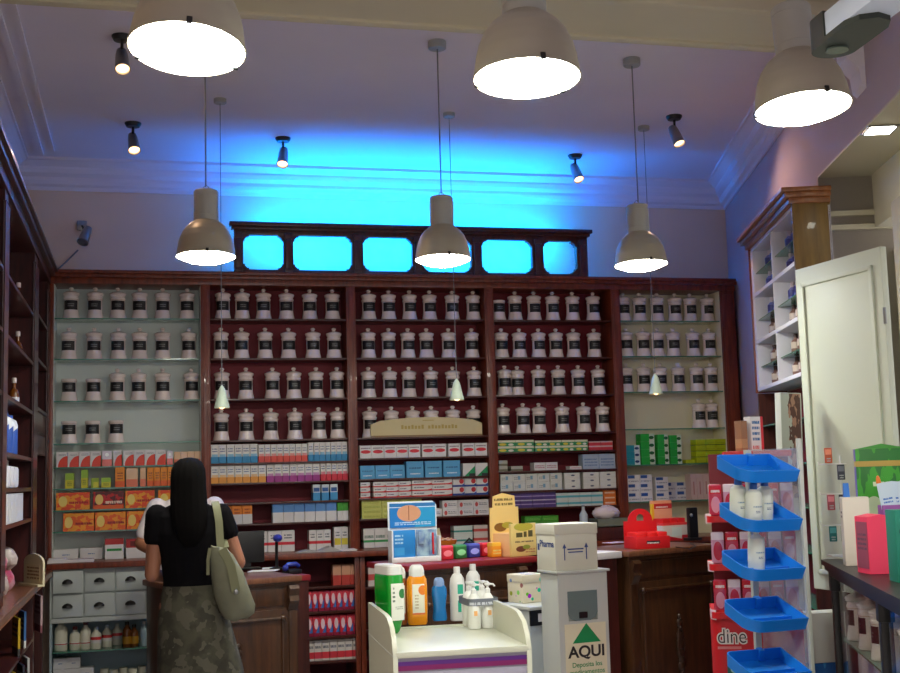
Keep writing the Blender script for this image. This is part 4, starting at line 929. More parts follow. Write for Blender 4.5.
lg = MB().tube([(.16, -.0075, .445), (.17, -.0075, .46), (.19, -.0075, .46), (.2, -.0075, .445), (.19, -.0075, .432)], .003, 6); lg.build('sign_emblem', GRN, t)
MB().box(.05, .265, -.0075, -.006, .397, .399).box(.06, .12, -.0075, -.006, .37, .373).box(.07, .1, -.0075, -.006, .335, .339).box(.13, .22, -.0075, -.006, .335, .34).build('small_print', INK, t)
MB().prism([(.17, .32), (.278, .36), (.28, .365), (.19, .328)], -.012, -.006, 'xz').build('peeling_tape', PAPER, t)

bt = thing('lidded_box', 'white lidded cardboard box with blue arrows on collection bin', 'box', (bl_.x+.0, bl_.y, 1.0625), RB+.02)
LW, LD, LH = .258, .20, .245
CW = mat('box_card', (208, 206, 190), .6); INKB = mat('box_blue_ink', (44, 66, 130), .6)
MB().box(-.005, LW-.005, .0, LD, 0, LH-.045, .002).build('carton', CW, bt)
MB().box(-.009, LW-.001, -.004, LD+.004, LH-.055, LH, .003).build('lid', CW, bt)
ar = MB()
for x in (.05, .185): ar.box(x-.003, x+.003, -.0012, 0, .055, .125).prism([(x-.012, .118), (x+.012, .118), (x, .142)], -.0014, 0, 'xz')
ar.build('arrow_mark', INKB, bt)
MB().box(.068, .168, -.0012, 0, .108, .115).box(.073, .163, -.0012, 0, .093, .099).build('small_print', INKB, bt)
text('lettering', 'Pharma', .05, bt, (-.0062, .09, .14), (PI/2, 0, -PI/2), INKB, .0008)
MB().box(-.0062, -.005, .17, .188, .105, .14).build('emblem', INKB, bt)

p = atZ(530, 607, .84); t = thing('white_appliance', 'low white appliance with black control strip beside the bin', 'appliance', (p.x, p.y, 0), R18)
MB().box(0, .26, .006, .30, 0, .82, .006).build('body', mat('appliance_white', (182, 190, 188), .4), t); MB().box(-.01, .27, -.012, .31, .82, .84, .004).build('top', WHITE, t)
MB().box(0, .26, -.004, .01, .735, .82, .002).build('control_strip', BLACK, t); MB().box(.05, .12, -.007, -.003, .755, .80).build('label', PAPER, t)
p = atZ(528, 604, .841)
flo = mat('floral_card', (222, 214, 190), .6); kf = NB(flo); tcx = kf.n.new('ShaderNodeTexCoord'); vo = kf.n.new('ShaderNodeTexVoronoi'); vo.inputs['Scale'].default_value = 22
kf.link(tcx.outputs['Object'], vo.inputs['Vector']); msk = kf.math('LESS_THAN', vo.outputs['Distance'], .3); hs = kf.n.new('ShaderNodeHueSaturation'); hs.inputs['Saturation'].default_value = 1.2; hs.inputs['Value'].default_value = .7; kf.link(vo.outputs['Color'], hs.inputs['Color'])
kf.link(kf.mix(msk, lin((222, 214, 190)), hs.outputs[0]), kf.n['Principled BSDF'].inputs['Base Color'])
t = thing('floral_box', 'cream box with coloured flower print on the white appliance', 'box', p+Vector((.0, .04, 0)), R18)
MB().box(-.02, .14, 0, .15, 0, .13, .004).build('carton', flo, t); MB().box(-.023, .143, -.003, .153, .115, .16, .004).build('lid', flo, t)

# ------------------------------------------------------------------ white trolley with toiletries
RT = math.radians(-3); tq = atZ(393, 653, 1.0); ux = Vector((math.cos(RT), math.sin(RT), 0)); vx = Vector((-math.sin(RT), math.cos(RT), 0))
TW, TD = .475, .64
t = thing('display_trolley', 'white display trolley with purple stripe holding toiletry bottles', 'trolley', (tq.x, tq.y, 0), RT)
LAM = mat('trolley_laminate', (196, 198, 182), .35)
MB().box(.012, TW-.012, .0, TD, .98, 1.0, .002).build('top', LAM, t)
side = [(.0, .05), (TD, .05), (TD, 1.105), (.20, 1.105), (.13, 1.10), (.06, 1.075), (.02, 1.035), (0, .99)]
for x in (0, TW-.016):
    MB().prism(side, x, x+.016, 'yz').build('side_panel', LAM, t)
    MB().box(x-.0012, x+.0172, .0, TD, .985, .989).build('seam', GREYW, t)
MB().box(.012, TW-.012, TD-.016, TD, .05, 1.006).build('back_panel', LAM, t)
MB().box(.016, TW-.016, .008, .024, .05, .98).build('front_panel', mat('trolley_front', (168, 166, 186), .4), t)
MB().box(.016, TW-.016, .005, .009, .938, .968).build('purple_stripe', printed('purple_stripe', (122, 24, 92), [('r', 0, 1, .55, 1, (84, 34, 120))]), t)
em = MB(); [em.ball((.17+.022*math.cos(a), .007, .862+.022*math.sin(a)), (.013, .003, .013), 10) for a in (0, 1.57, 3.14, 4.71)]; em.build('emblem', mat('mauve_ink', (170, 120, 190), .6), t)
for x in (.05, TW-.05):
    for y in (.06, TD-.06): MB().lathe([(.02, 0), (.025, .01), (.025, .05)], 12, (x, y, 0)).build('foot', BLACK, t)

def on(px, py): return atZ(px, py, 1.0015)
GB = mat('green_gel', (8, 150, 44), .18, coat=.5); CAPW = mat('bottle_cap_white', (226, 228, 226), .35)
lab1 = printed('green_bottle_label', (226, 230, 222), [('e', .85, .72, .25, .13, (40, 120, 60)), ('n', .1, .3, .5, .95, (90, 110, 100), 4), ('n', .3, .9, .3, .4, (150, 160, 150), 2)])
p = on(388, 634); t = thing('green_gel_bottle', 'large flat green bottle with wide white cap on trolley', 'bottle', p+Vector((.016, .05, 0)), RT+.30)
def rrect(mb, prof, seg=6):
    """rounded rectangle loft: (hx,hy,r,z)"""
    rings = []
    for hx, hy, r, z in prof:
        ring = []
        for cx, cy, a0 in ((1, 1, 0), (-1, 1, PI/2), (-1, -1, PI), (1, -1, 3*PI/2)):
            for i in range(seg+1):
                a = a0+PI/2*i/seg; ring.append(mb.bm.verts.new((cx*(hx-r)+r*math.cos(a), cy*(hy-r)+r*math.sin(a), z)))
        rings.append(ring)
    mb._skin(rings, True); return mb
rrect(MB(), [(.018, .05, .016, 0), (.024, .06, .02, .012), (.031, .072, .025, .05), (.033, .076, .025, .15), (.033, .076, .025, .205), (.030, .072, .022, .216)]).build('body', GB, t)
rrect(MB(), [(.028, .070, .02, .214), (.031, .074, .022, .217), (.031, .074, .022, .247), (.027, .070, .02, .252)]).build('cap', CAPW, t)
lbm = MB().box(-.026, .026, -.0775, -.074, .05, .185, .001); lbm.build('label', lab1, t)
def flat_bottle(px, py, body, label, name, h, hx, hy, lab, capm, capw=.7, lat=None, rz=0, waist=0):
    p = on(px, py); t = thing(name, label, 'bottle', p+Vector((0, hy, 0)), RT+rz)
    rrect(MB(), [(hx*.86, hy*.86, hy*.7, 0), (hx*.95, hy, hy*.8, .01), (hx*(1-waist*.4), hy, hy*.8, h*.3), (hx, hy, hy*.8, h*.62), (hx*.95, hy*.95, hy*.75, h*.76), (hx*.72, hy*.8, hy*.6, h*.82)]).build('body', body, t)
    rrect(MB(), [(hx*capw, hy*.85, hy*.65, h*.80), (hx*capw*1.02, hy*.88, hy*.65, h*.9), (hx*capw*.85, hy*.75, hy*.55, h*.97), (hx*capw*.55, hy*.5, hy*.35, h)]).build('cap', capm, t)
    if lat: MB().box(-hx*.55, hx*.65, -hy-.0015, -hy*.8, h*.17, h*.68, .003).build('label', lat, t)
    return t
ORG = mat('orange_gel', (240, 150, 20), .18, coat=.5); BRN = mat('brown_gel', (140, 74, 34), .18, coat=.5); BLU = mat('blue_gel', (24, 120, 190), .25, coat=.5)
lor = printed('orange_label', (236, 232, 214), [('e', .85, .8, .35, .16, (236, 130, 40)), ('n', .2, .5, .2, .7, (190, 170, 140), 5), ('r', 0, 1, 0, .06, (236, 120, 60))])
lbr = printed('brown_label', (232, 230, 216), [('n', .3, .9, .5, .8, (200, 140, 90), 2), ('r', 0, 1, 0, .05, (190, 110, 60))])
flat_bottle(401, 625, BRN, 'brown shower bottle with white cap behind the green bottle', 'brown_gel_bottle', .225, .032, .022, 0, CAPW, .8, lbr)
flat_bottle(419, 625, ORG, 'orange shower bottle with white cap and white label', 'orange_gel_bottle', .232, .041, .024, 0, CAPW, .72, lor)
flat_bottle(441, 621, BLU, 'blue bottle with pale blue cap on trolley', 'blue_bottle', .170, .031, .02, 0, mat('pale_blue_cap', (130, 160, 206), .35), .66, None, 0, .5)
ltq = printed('teal_label', (230, 232, 230), [('r', .1, .9, .62, .95, (40, 170, 140)), ('r', .1, .6, .0, .4, (40, 170, 140))])
for k, (px, py) in enumerate(((460, 621), (476, 617))):
    p = on(px, py); t = thing('white_lotion_bottle', ['tall white bottle with teal label beside the blue bottle', 'tall white bottle with teal label behind the pump bottles'][k], 'bottle', p+Vector((0, .03, 0)), RT, 'tall white bottles with teal labels')
    MB().lathe([(.029, 0), (.031, .005), (.031, .14), (.028, .165), (.018, .182), (.013, .186), (.013, .19)], 22).build('body', mat('bottle_white', (228, 230, 226), .3), t)
    MB().lathe([(.0135, .188), (.0135, .208), (.012, .212)], 16).build('cap', CAPW, t)
    MB().box(-.008, .02, -.0325, -.026, .035, .15, .002).build('label', ltq, t)
pb = printed('pump_label', (228, 230, 226), [('r', .25, .8, .1, .55, (236, 176, 110))])
for k, (px, py, dy, s) in enumerate(((476, 629, .02, 'front left'), (490, 628, .02, 'front right'), (474, 627, .07, 'rear left'), (488, 626, .07, 'rear right'))):
    p = on(px, py); t = thing('pump_bottle', f'white pump bottle with peach label, {s} of the banded four', 'bottle', p+Vector((0, dy, 0)), RT, 'white pump bottles banded together')
    MB().lathe([(.024, 0), (.0255, .004), (.0255, .09), (.022, .112), (.012, .128), (.009, .131)], 20).build('body', mat('bottle_white', (0, 0, 0)), t)
    MB().lathe([(.0105, .130), (.0105, .145), (.006, .148), (.004, .155), (.012, .160), (.012, .167)], 14).tube([(0, 0, .163), (.022, -.002, .162), (.028, -.002, .154)], .004, 6).build('pump', CAPW, t)
    MB().box(-.012, .012, -.0268, -.02, .045, .085, .001).build('label', pb, t)
qs = [on(px, py)+Vector((0, dy, 0)) for px, py, dy in ((476, 629, .02), (490, 628, .02), (474, 627, .07), (488, 626, .07))]
cxy = sum(qs, Vector((0, 0, 0)))/4; hx_ = max(abs(q.x-cxy.x) for q in qs)+.0275; hy_ = max(abs(q.y-cxy.y) for q in qs)+.0275
bd = rrect(MB(), [(hx_, hy_, .026, .086), (hx_, hy_, .026, .112)])
for f in [f for f in bd.bm.faces if len(f.verts) > 4]: bd.bm.faces.remove(f)
o = bd.build('paper_band', printed('band_grey', (106, 112, 124), [('n', .05, .95, .1, .9, (190, 196, 206), 1)]), loc=cxy); tag(o, 'grey printed band wrapped around the four pump bottles', 'band')
print('part B', len(bpy.data.objects))

# ------------------------------------------------------------------ blue tray stand
SY = 4.95; sp_ = atY(787, 500, SY)
RS = math.radians(6)
t = thing('blue_tray_stand', 'floor stand of five tilted blue trays on a clear side panel', 'display stand', (sp_.x, sp_.y, 0), RS)
MB().box(-.004, .004, -.10, .24, .02, 1.66).build('clear_panel', ACRYL, t, smooth=False)
MB().box(-.008, .012, -.115, -.098, .0, 1.70, .003).build('edge_post', WHITE, t)
MB().box(-.36, .02, -.10, .26, 0, .02, .004).build('base', WHITE, t)
MB().box(-.05, -.02, .225, .245, .02, 1.66).build('rear_post', WHITE, t)
def tray_mb():
    mb = MB(); Wt, Dt, Ht, th = .29, .235, .055, .005
    def outline(o):
        pts = [(-o, o), (-o, Dt-o)]
        for i in range(5): a = PI/2+PI/2*i/4; r = .03; pts.append((-Wt+o+r+r*math.cos(a), Dt-o-r+r*math.sin(a)))
        for i in range(9):
            a = PI+PI/2*i/8; r = .07
            pts.append((-Wt+o+r+r*math.cos(a), o+r+r*math.sin(a)))
        return pts[::-1]
    oo, ii = outline(0), outline(th)
    lift = lambda p, z: mb.bm.verts.new((p[0], p[1], z))
    rings = [[lift(p, 0) for p in outline(.006)], [lift(p, Ht) for p in oo], [lift(p, Ht) for p in ii], [lift(p, .006) for p in outline(.012)]]
    mb._skin(rings, True); return mb
TZ = [1.515, 1.305, 1.09, .86, .62]
trays = []
TILT = math.radians(19)
for k, zc in enumerate(TZ):
    py = [482, 531, 580, 631, 685][k]
    q = atY(762, py+1, SY-.08); z = q.z
    tr = tray_mb().build('tray', BLUE, t, loc=(-.006, -.10, z)); tr.rotation_euler.x = TILT; trays.append(tr)
    MB().box(-.27, -.012, .10, .106, .004, .02).build('divider', BLUE, tr)
    MB().box(-.12, -.09, .215, .25, .0, .055, .004).build('tray_clip', BLUE, tr)
bpy.context.view_layer.update()
def in_tray(k, lx, ly): return trays[k].matrix_world @ Vector((lx, ly, .0075))
lot = mat('lotion_white', (216, 220, 206), .35)
llab = printed('lotion_label', (216, 220, 206), [('n', .35, .65, .3, .5, (60, 90, 120), 2), ('n', .2, .8, .7, .9, (120, 150, 170), 1)])
for (k, lx, ly), lab in (((1, -.185, .09), 'white bottle with blue cap, front one in the second blue tray'), ((1, -.105, .125), 'white bottle with blue cap, right one in the second blue tray'), ((1, -.225, .15), 'white bottle with blue cap, rear left one in the second blue tray'), ((2, -.165, .12), 'lone white bottle in the third blue tray')):
    p = in_tray(k, lx, ly); b = thing('lotion_bottle', lab, 'bottle', p, RS, 'white lotion bottles in the blue trays'); b.rotation_euler = (TILT*.25, 0, RS)
    if k == 2: p = p
    MB().lathe([(.034, -.004), (.0365, .002), (.0365, .118), (.033, .135), (.02, .146), (.016, .15)], 22).build('body', lot, b)
    MB().lathe([(.0372, .03), (.0372, .09)], 22, cap=False).build('label', llab, b)
    if k == 1: MB().lathe([(.016, .148), (.017, .152), (.017, .172), (.013, .178)], 16).tube([(0, 0, .174), (.0, 0, .19), (0, -.03, .19)], .006, 8).build('pump_cap', mat('pump_blue', (24, 90, 170), .35), b)
    else: MB().lathe([(.012, .148), (.013, .152), (.013, .168), (.010, .172)], 16).build('cap', lot, b)
# leaning poster board behind the stand
p = atY(774, 455, SY+.85); q2 = atY(797, 455, SY+.85)
t = thing('poster_board', 'tall white-edged poster board leaning behind the blue tray stand', 'poster', (p.x, SY+.85, 0), RS); 
wb = (q2-p).length
bz = atY(785, 392, SY+.85).z
bd = MB().box(0, wb, 0, .05, .0, bz, .004); bd.build('board', WHITE, t)
pm = mat('poster_print', (176, 190, 186), .5); kp = NB(pm); tcp = kp.n.new('ShaderNodeTexCoord'); spp = kp.n.new('ShaderNodeSeparateXYZ'); kp.link(tcp.outputs['Generated'], spp.inputs[0])
nf = kp.noise(kp.vmath('MULTIPLY', tcp.outputs['Generated'], (2, 1, 4)), 1.6, 3)
f1 = kp.math('GREATER_THAN', kp.math('ADD', spp.outputs[0], kp.math('MULTIPLY', kp.math('SUBTRACT', nf, .5), .9)), .45)
f2 = kp.math('GREATER_THAN', kp.noise(kp.vmath('MULTIPLY', tcp.outputs['Generated'], (3, 1, 6)), 1.2, 2), .54)
kp.link(kp.mix(f1, lin((186, 196, 188)), kp.mix(f2, lin((96, 66, 60)), lin((176, 136, 116)))), kp.n['Principled BSDF'].inputs['Base Color'])
MB().box(.0, wb-.012, -.004, .0, bz-.55, bz-.006).build('print', pm, t)
t.rotation_euler.y = .03
# small upright cartons standing on the first tray's rear edge are on a shelf of the red stand behind
RY = SY+.52; rs = atY(707, 520, RY); RS2 = math.radians(-24)
t = thing('red_display_stand', 'red floor display of hanging packs behind the blue trays', 'display stand', (rs.x, RY, 0), RS2)
RD = mat('deep_red_card', (196, 20, 32), .45)
curve = [(.0, .16), (.0, .08)]+[(.06-.06*math.cos(a), .06-.06*math.sin(a)) for a in [PI/2*i/6 for i in range(7)]]+[(.42, 0), (.42, .3), (0, .3)]
zt = atY(712, 608, RY).z
MB().prism(curve, 0, zt-.01, 'xy').build('base_panel', RD, t)
MB().box(.03, .42, .27, .3, zt, 1.65).build('back_panel', mat('stand_back', (120, 24, 40), .5), t)
lips = []
for k, py in enumerate((516, 564, 612)):
    z = atY(712, py, RY).z
    sh = [(.0, .27), (-.0, .05)]+[(.05-.05*math.cos(a), .02-.05*math.sin(a)) for a in [PI/2*i/6 for i in range(7)]]+[(.42, -.03), (.42, .27)]
    MB().prism(sh, z-.03, z, 'xy').build('shelf', RED, t)
    MB().prism([(-.004, .10), (-.004, .03), (.012, -.008), (.02, -.016), (.02, .10)], z-.036, z+.008, 'xy').build('shelf_end', mat('shelf_end_white', (222, 200, 206), .4), t)
    lips.append(z)
text('lettering', 'dine', .095, t, (.088, -.0015, zt-.135), (PI/2, 0, 0), mat('lettering_white', (232, 224, 214), .5), .006, .85)
text('lettering', 'dine', .095, t, (.088, -.0030, zt-.135), (PI/2, 0, 0), mat('lettering_dark', (60, 34, 34), .5), -.0005, .85)
MB().box(.02, .13, -.002, 0, zt-.192, zt-.180).build('small_print', mat('lettering_pink', (220, 130, 130), .5), t)
MB().box(.06, .13, -.002, 0, zt-.32, zt-.215).build('teal_print', printed('teal_print', (26, 96, 90), [('e', .5, .7, .3, .2, (206, 220, 210)), ('e', .5, .35, .3, .2, (160, 200, 190))]), t)
bpk = printed('pink_pack', (196, 54, 84), [('e', .5, .35, .36, .26, (226, 150, 170)), ('r', 0, 1, .7, .95, (206, 26, 50)), ('n', .15, .85, .74, .9, (236, 210, 214), 1)], .2)
bpk2 = printed('lilac_pack', (206, 150, 180), [('e', .5, .4, .36, .3, (190, 40, 70)), ('r', 0, 1, .75, 1, (226, 210, 220))], .2)
bpm = [MB().box(-.030, .030, -.02, .02, 0, .15, .008).mesh('pack', m_) for m_ in (bpk, bpk2)]
cr18 = Vector((math.cos(RS2), math.sin(RS2), 0)); cv = Vector((-math.sin(RS2), math.cos(RS2), 0))
for r, z in enumerate(lips):
    for k in range(6):
        for j in range(2 if r == 0 else 1):
            q = Vector((rs.x, RY, z+.001))+cr18*(.045+.067*k)+cv*(.03+.06*j)
            inst('blister_pack', bpm[(k+r+j) % 2], q, f'{["pink and red", "lilac and red"][(k+r+j) % 2]} pack, {ORD[k]} from left, {["front", "rear"][j]} row, {["top", "middle", "bottom"][r]} shelf of red stand', 'packet', 'packs on the red floor display', RS2)
MB().box(.1, .42, .08, .3, 1.63, 1.66, .004).build('top_shelf', RD, t)
for k, (px, w_, h_, m_, lab) in enumerate(((760, .072, .17, printed('toothpaste_tall', (222, 222, 226), [('r', .78, 1, 0, 1, (206, 40, 56)), ('n', .1, .7, .3, .95, (60, 110, 170), 4), ('n', .1, .6, .05, .25, (206, 60, 70), 1)]), 'tall white and red carton standing above the top blue tray'), (747, .035, .15, printed('brown_carton', (150, 110, 80), [('r', 0, 1, .1, .4, (176, 140, 100))]), 'slim brown carton beside tall white and red carton'))):
    q = atY(px, 455, RY+.06); inst('carton', MB().box(-w_/2, w_/2, -.03, .03, 0, h_, .002).mesh('carton', m_, False), (q.x, RY+.06+.05, 1.661), lab, 'box', None, RS)

# ------------------------------------------------------------------ white pigeonhole cabinet and dark shelving on the right wall
ang = math.atan2(-math.cos(A18), -math.sin(A18))
far = Vector((3.985, 7.40, 0)); LEN = 1.42; HD = .20
pc = thing('pigeonhole_cabinet', 'white pigeonhole cabinet with wooden cornice and side on right wall', 'wall cabinet', far, ang)
BZ, TZ_ = 2.09, 3.03
PW = mat('pigeonhole_white', (214, 212, 224), .5)
MB().box(0, LEN, HD-.012, HD, BZ, TZ_).build('back_panel', PW, pc)
for a, b in ((0, .07), (LEN/2-.012, LEN/2+.012), (LEN-.06, LEN-.02)): MB().box(a, b, .002, HD, BZ, TZ_, .002).build('divider', PW, pc)
for k in range(4):
    z = BZ+(TZ_-BZ)*k/3; MB().box(.03, LEN-.02, .0, HD, z-.012, z+.012, .002).build('shelf', PW, pc)
for k in range(3):
    z = BZ+(TZ_-BZ)*(k+.48)/3
    for a, b in ((.07, LEN/2-.012), (LEN/2+.012, LEN-.06)): MB().box(a, b, .02, HD-.012, z-.006, z).build('glass_shelf', [GEDGE], pc)
MB().box(LEN-.02, LEN, -.012, HD, BZ-.02, TZ_+.03, .002).build('side_panel', grain('olive_oak', (126, 96, 40), (100, 74, 28)), pc)
MB().box(-.01, .003, -.01, HD, BZ-.02, TZ_+.03, .002).build('far_side_panel', MAHOG, pc)
CW_ = grain('cornice_oak', (150, 92, 44), (120, 68, 30))
MB().box(-.02, LEN+.02, -.03, HD, TZ_+.012, TZ_+.045, .004).box(-.04, LEN+.04, -.055, HD, TZ_+.043, TZ_+.075, .006).box(-.055, LEN+.055, -.075, HD, TZ_+.073, TZ_+.098, .005).build('cornice', CW_, pc)
# little bottles in the pigeonholes
xax = Vector((math.cos(ang), math.sin(ang), 0)); yax = Vector((-math.sin(ang), math.cos(ang), 0))
pcl = [printed('mini_blue', (120, 120, 190), [('r', 0, 1, .3, .6, (60, 56, 130)), ('r', 0, 1, .75, 1, (206, 190, 200))]), printed('mini_brown', (130, 96, 90), [('r', 0, 1, .3, .6, (206, 190, 180)), ('r', 0, 1, .8, 1, (70, 46, 44))])]
mini = [MB().lathe([(.022, 0), (.024, .004), (.024, .07), (.012, .085), (.010, .10), (.012, .102), (.011, .115)], 12).mesh('mini_bottle', m_) for m_ in pcl]
for c in range(2):
    for r in range(6):
        z = BZ+(TZ_-BZ)*(r//2)/3+(.013 if r % 2 == 0 else (TZ_-BZ)*.16+.001)
        for k in range(5):
            lx = (.20 if c == 0 else LEN/2+.14)+k*.085
            q = far+xax*lx+yax*(.09+.03*(k % 2)); q.z = z
            inst('small_bottle', mini[0 if r > 2 else 1], q, f'{"blue" if r > 2 else "brown"} small bottle, {ORD[k]} from back, {["bottom", "second", "third", "fourth", "fifth", "top"][r]} tier, {["farther", "nearer"][c]} pigeonhole column', 'bottle', 'small bottles in the white pigeonholes').scale = (1.25, 1.25, 1.12)
dk = thing('dark_wall_shelving', 'dark mahogany shelving with glass shelves below the white pigeonholes', 'wall cabinet', far, ang)
MB().box(0, LEN, HD-.02, HD, 0, BZ-.025).build('back_panel', CRIMSON, dk)
for a in (0, LEN-.03): MB().box(a, a+.03, 0, HD, 0, BZ-.025).build('side_panel', MAHOG_D, dk)
for z in (.8, 1.1, 1.35, 1.6, 1.85): MB().box(.03, LEN-.03, .01, HD-.02, z-.008, z).build('glass_shelf', [GEDGE], dk)

# ------------------------------------------------------------------ white interior shutter at the window recess
A = Vector((3.317, 5.685, 0))*1.045; B = Vector((3.376, 5.009, 0))*1.045; dvec = (B-A); sl = dvec.length; sa = math.atan2(dvec.y, dvec.x)
sh = thing('window_shutter', 'tall white panelled shutter folded open at right window recess', 'shutter', A, sa)
SZ0, SZ1 = .932, 2.645
MB().box(0, sl, 0, .035, SZ0, SZ1, .003).build('leaf', SHUT, sh)
f = MB()
for a in ((.05, .075, SZ0+.08, SZ1-.08), (sl-.09, sl-.065, SZ0+.08, SZ1-.08)): f.box(a[0], a[1], -.012, .0, a[2], a[3], .004)
for z in (SZ0+.08, SZ1-.105): f.box(.05, sl-.065, -.012, 0, z, z+.025, .004)
f.build('panel_moulding', SHUT, sh)
for z in (1.3, 2.3): MB().tube([(sl, .0, z-.04), (sl, .0, z+.04)], .008, 8).build('hinge', STEEL, sh)
# cream window-frame post beside it
w = MB(); rq(w, 4.80, 4.97, .9, 2.80, -.02, -.36); struct(w.build('trim_8', CREAM, smooth=False))
w = MB(); rq(w, NY, JY, .86, .90, .02, -.5); struct(w.build('trim_9', CREAM, smooth=False))

# ------------------------------------------------------------------ black vitrine counter
VZ = 1.15
v0 = atZ(820, 559, VZ); v1 = atZ(899, 599, VZ)
va = math.atan2(v1.y-v0.y, v1.x-v0.x); VL = 2.2; VD = .38   # x runs toward the camera along the front edge, y goes to the wall
vt = thing('vitrine_counter', 'black wooden glass-fronted display counter along the right window', 'display counter', v0+Vector((0, 0, -VZ)), va)
BW_ = mat('black_lacquer', (15, 12, 11), .4)
topb = [(-.0, .03), (.03, 0), (VL, 0), (VL, VD), (.03, VD), (0, VD-.03)]
MB().prism(topb, VZ-.022, VZ, 'xy').prism([(u+(.012 if u < 1 else -.012), v+(.012 if v < .2 else -.012)) for u, v in topb], VZ-.045, VZ-.02, 'xy').prism([(u+(.026 if u < 1 else -.026), v+(.026 if v < .2 else -.026)) for u, v in topb], VZ-.07, VZ-.044, 'xy').build('top', BW_, vt)
for x, y in ((.035, .035), (.035, VD-.075), (1.19, .035), (VL-.08, .035), (VL-.08, VD-.075)):
    MB().box(x, x+.045, y, y+.045, .06, VZ-.06, .004).box(x-.006, x+.051, y-.006, y+.051, VZ-.14, VZ-.07, .004).build('post', BW_, vt)
MB().box(.03, VL-.03, .03, VD-.03, 0, .30, .004).build('plinth', BW_, vt)
MB().box(.08, VL-.04, VD-.045, VD-.035, .3, VZ-.06).build('back_panel', BW_, vt)
g = MB().box(.08, VL-.08, .05, .055, .3, VZ-.07); g.build('glass_front', glass_mat('vitrine_glass', (.92, .94, .94), ior=1.2), vt, smooth=False)
g = MB().box(.05, .055, .08, VD-.08, .3, VZ-.07); g.build('glass_side', glass_mat('vitrine_glass', (0, 0, 0)), vt, smooth=False)
MB().box(.075, VL-.08, .06, VD-.05, .802, .81).build('glass_shelf', [GEDGE], vt)
vx_ = Vector((math.cos(va), math.sin(va), 0)); vy_ = Vector((-math.sin(va), math.cos(va), 0))
for r, z in enumerate((.811, .301)):
    for k in range(6):
        for j in range(2):
            q = v0+vx_*(.20+.29*k)+vy_*(.12+.14*j); q.z = z
            t = dup(pl, q, va, f'white lidded jar in black vitrine, {["front", "rear"][j]} row, {ORD[k]} from far end, {["upper", "lower"][r]} level', 'white jars inside the black vitrine')
            t.scale = (.86, .86, .98)

# things on the vitrine
def onv(px, py): return atZ(px, py, VZ+.001)
p = onv(848, 567)
p = onv(858, 565); t = thing('white_carton_display', 'tall narrow white carton with dark print behind pink box', 'box', p, va+PI)
wp = printed('white_tall_print', (226, 220, 206), [('n', .3, .75, .7, .82, (60, 60, 60), 2)])
q = atY(858, 497, p.y); hh = q.z-VZ
MB().box(-.04, .04, -.055, .055, 0, hh, .002).build('carton', wp, t); 
MB().prism([(-.02, 0), (.02, 0), (.0, .06)], -.012, .012, 'xz').build('blue_tip', mat('blue_card', (30, 110, 200), .5), t, loc=(0, .03, hh))
p = onv(862, 573); t = thing('pink_carton', 'bright pink carton with slanted top on the black vitrine', 'box', p+vy_*.06, va+.25)
hp = atY(868, 514, p.y).z-VZ
MB().prism([(-.055, 0), (.055, 0), (.055, hp-.012), (0, hp), (-.055, hp-.01)], -.06, .06, 'yz').build('carton', mat('pink_card', (236, 60, 96), .5), t)
MB().box(-.05, .05, -.0565, -.0548, .02, hp-.03).build('side_print', printed('pink_side', (150, 70, 90), [('n', .1, .9, .4, .8, (90, 60, 80), 4)]), t)
p = onv(889, 582); t = thing('teal_carton', 'teal green carton with dark round mark nearest the frame edge', 'box', p+vy_*.07+Vector((.03, 0, 0)), -.25)
ht = atY(890, 510, p.y).z-VZ
tl = printed('teal_print_card', (22, 120, 100), [('e', .16, .7, .09, .07, (14, 60, 54)), ('n', .1, .9, .1, .5, (60, 160, 140), 6), ('n', .1, .6, .84, .92, (90, 180, 160), 1)])
MB().box(-.08, .10, -.05, .05, 0, ht, .002).build('carton', tl, t)
p = onv(882, 559)
t = thing('green_display_carton', 'large green carton with purple side and gold strip by window', 'box', p, -.5)
hg = atY(876, 449, p.y).z-VZ
gm = printed('green_display', (60, 166, 40), [('b', (30, 120, 40)), ('r', 0, 1, .84, .89, (190, 160, 70)), ('n', .3, .7, .66, .74, (220, 236, 200), 1), ('e', .3, .45, .18, .12, (190, 210, 170))])
MB().box(-.09, .14, -.05, .05, 0, hg, .003).build('carton', gm, t)
MB().prism([(-.09, hg), (.14, hg), (.025, hg+.022)], -.05, .05, 'xz').build('peaked_lid', mat('green_card', (70, 160, 60), .5), t)
MB().box(-.0915, -.0895, -.05, .05, 0, hg).build('purple_side', printed('purple_side', (110, 100, 190), [('r', 0, 1, .84, .89, (190, 160, 90)), ('n', .1, .9, .3, .7, (160, 150, 220), 3)]), t)
p = onv(893, 563); t = thing('leaflet_dispenser', 'purple dispenser of blue white leaflets behind teal carton', 'dispenser', p, -.2)
hl = atY(893, 505, p.y).z-VZ
MB().box(-.04, .09, -.03, .03, 0, hl, .003).build('holder', mat('purple_card', (150, 84, 160), .5), t)
for k in range(4):
    l = MB().box(-.035, .035, -.002, .002, 0, .15).build('leaflet', printed('pale_leaflet', (206, 226, 240), [('n', .2, .8, .4, .6, (60, 120, 200), 2)]), t, loc=(-.0+.022*k, -.018+.012*k, hl-.05)); l.rotation_euler.y = -.15+.12*k
l = MB().tube([(0, 0, 0), (.0, 0, .10)], [.004, .004], 8).ball((0, 0, .12), (.012, .006, .03), 12).build('orange_toothbrush', mat('orange_plastic', (0, 0, 0)), loc=p+Vector((-.03, -.0, hl-.02))); l.rotation_euler.y = -.12; tag(l, 'orange headed stick standing in the purple leaflet dispenser', 'toothbrush')
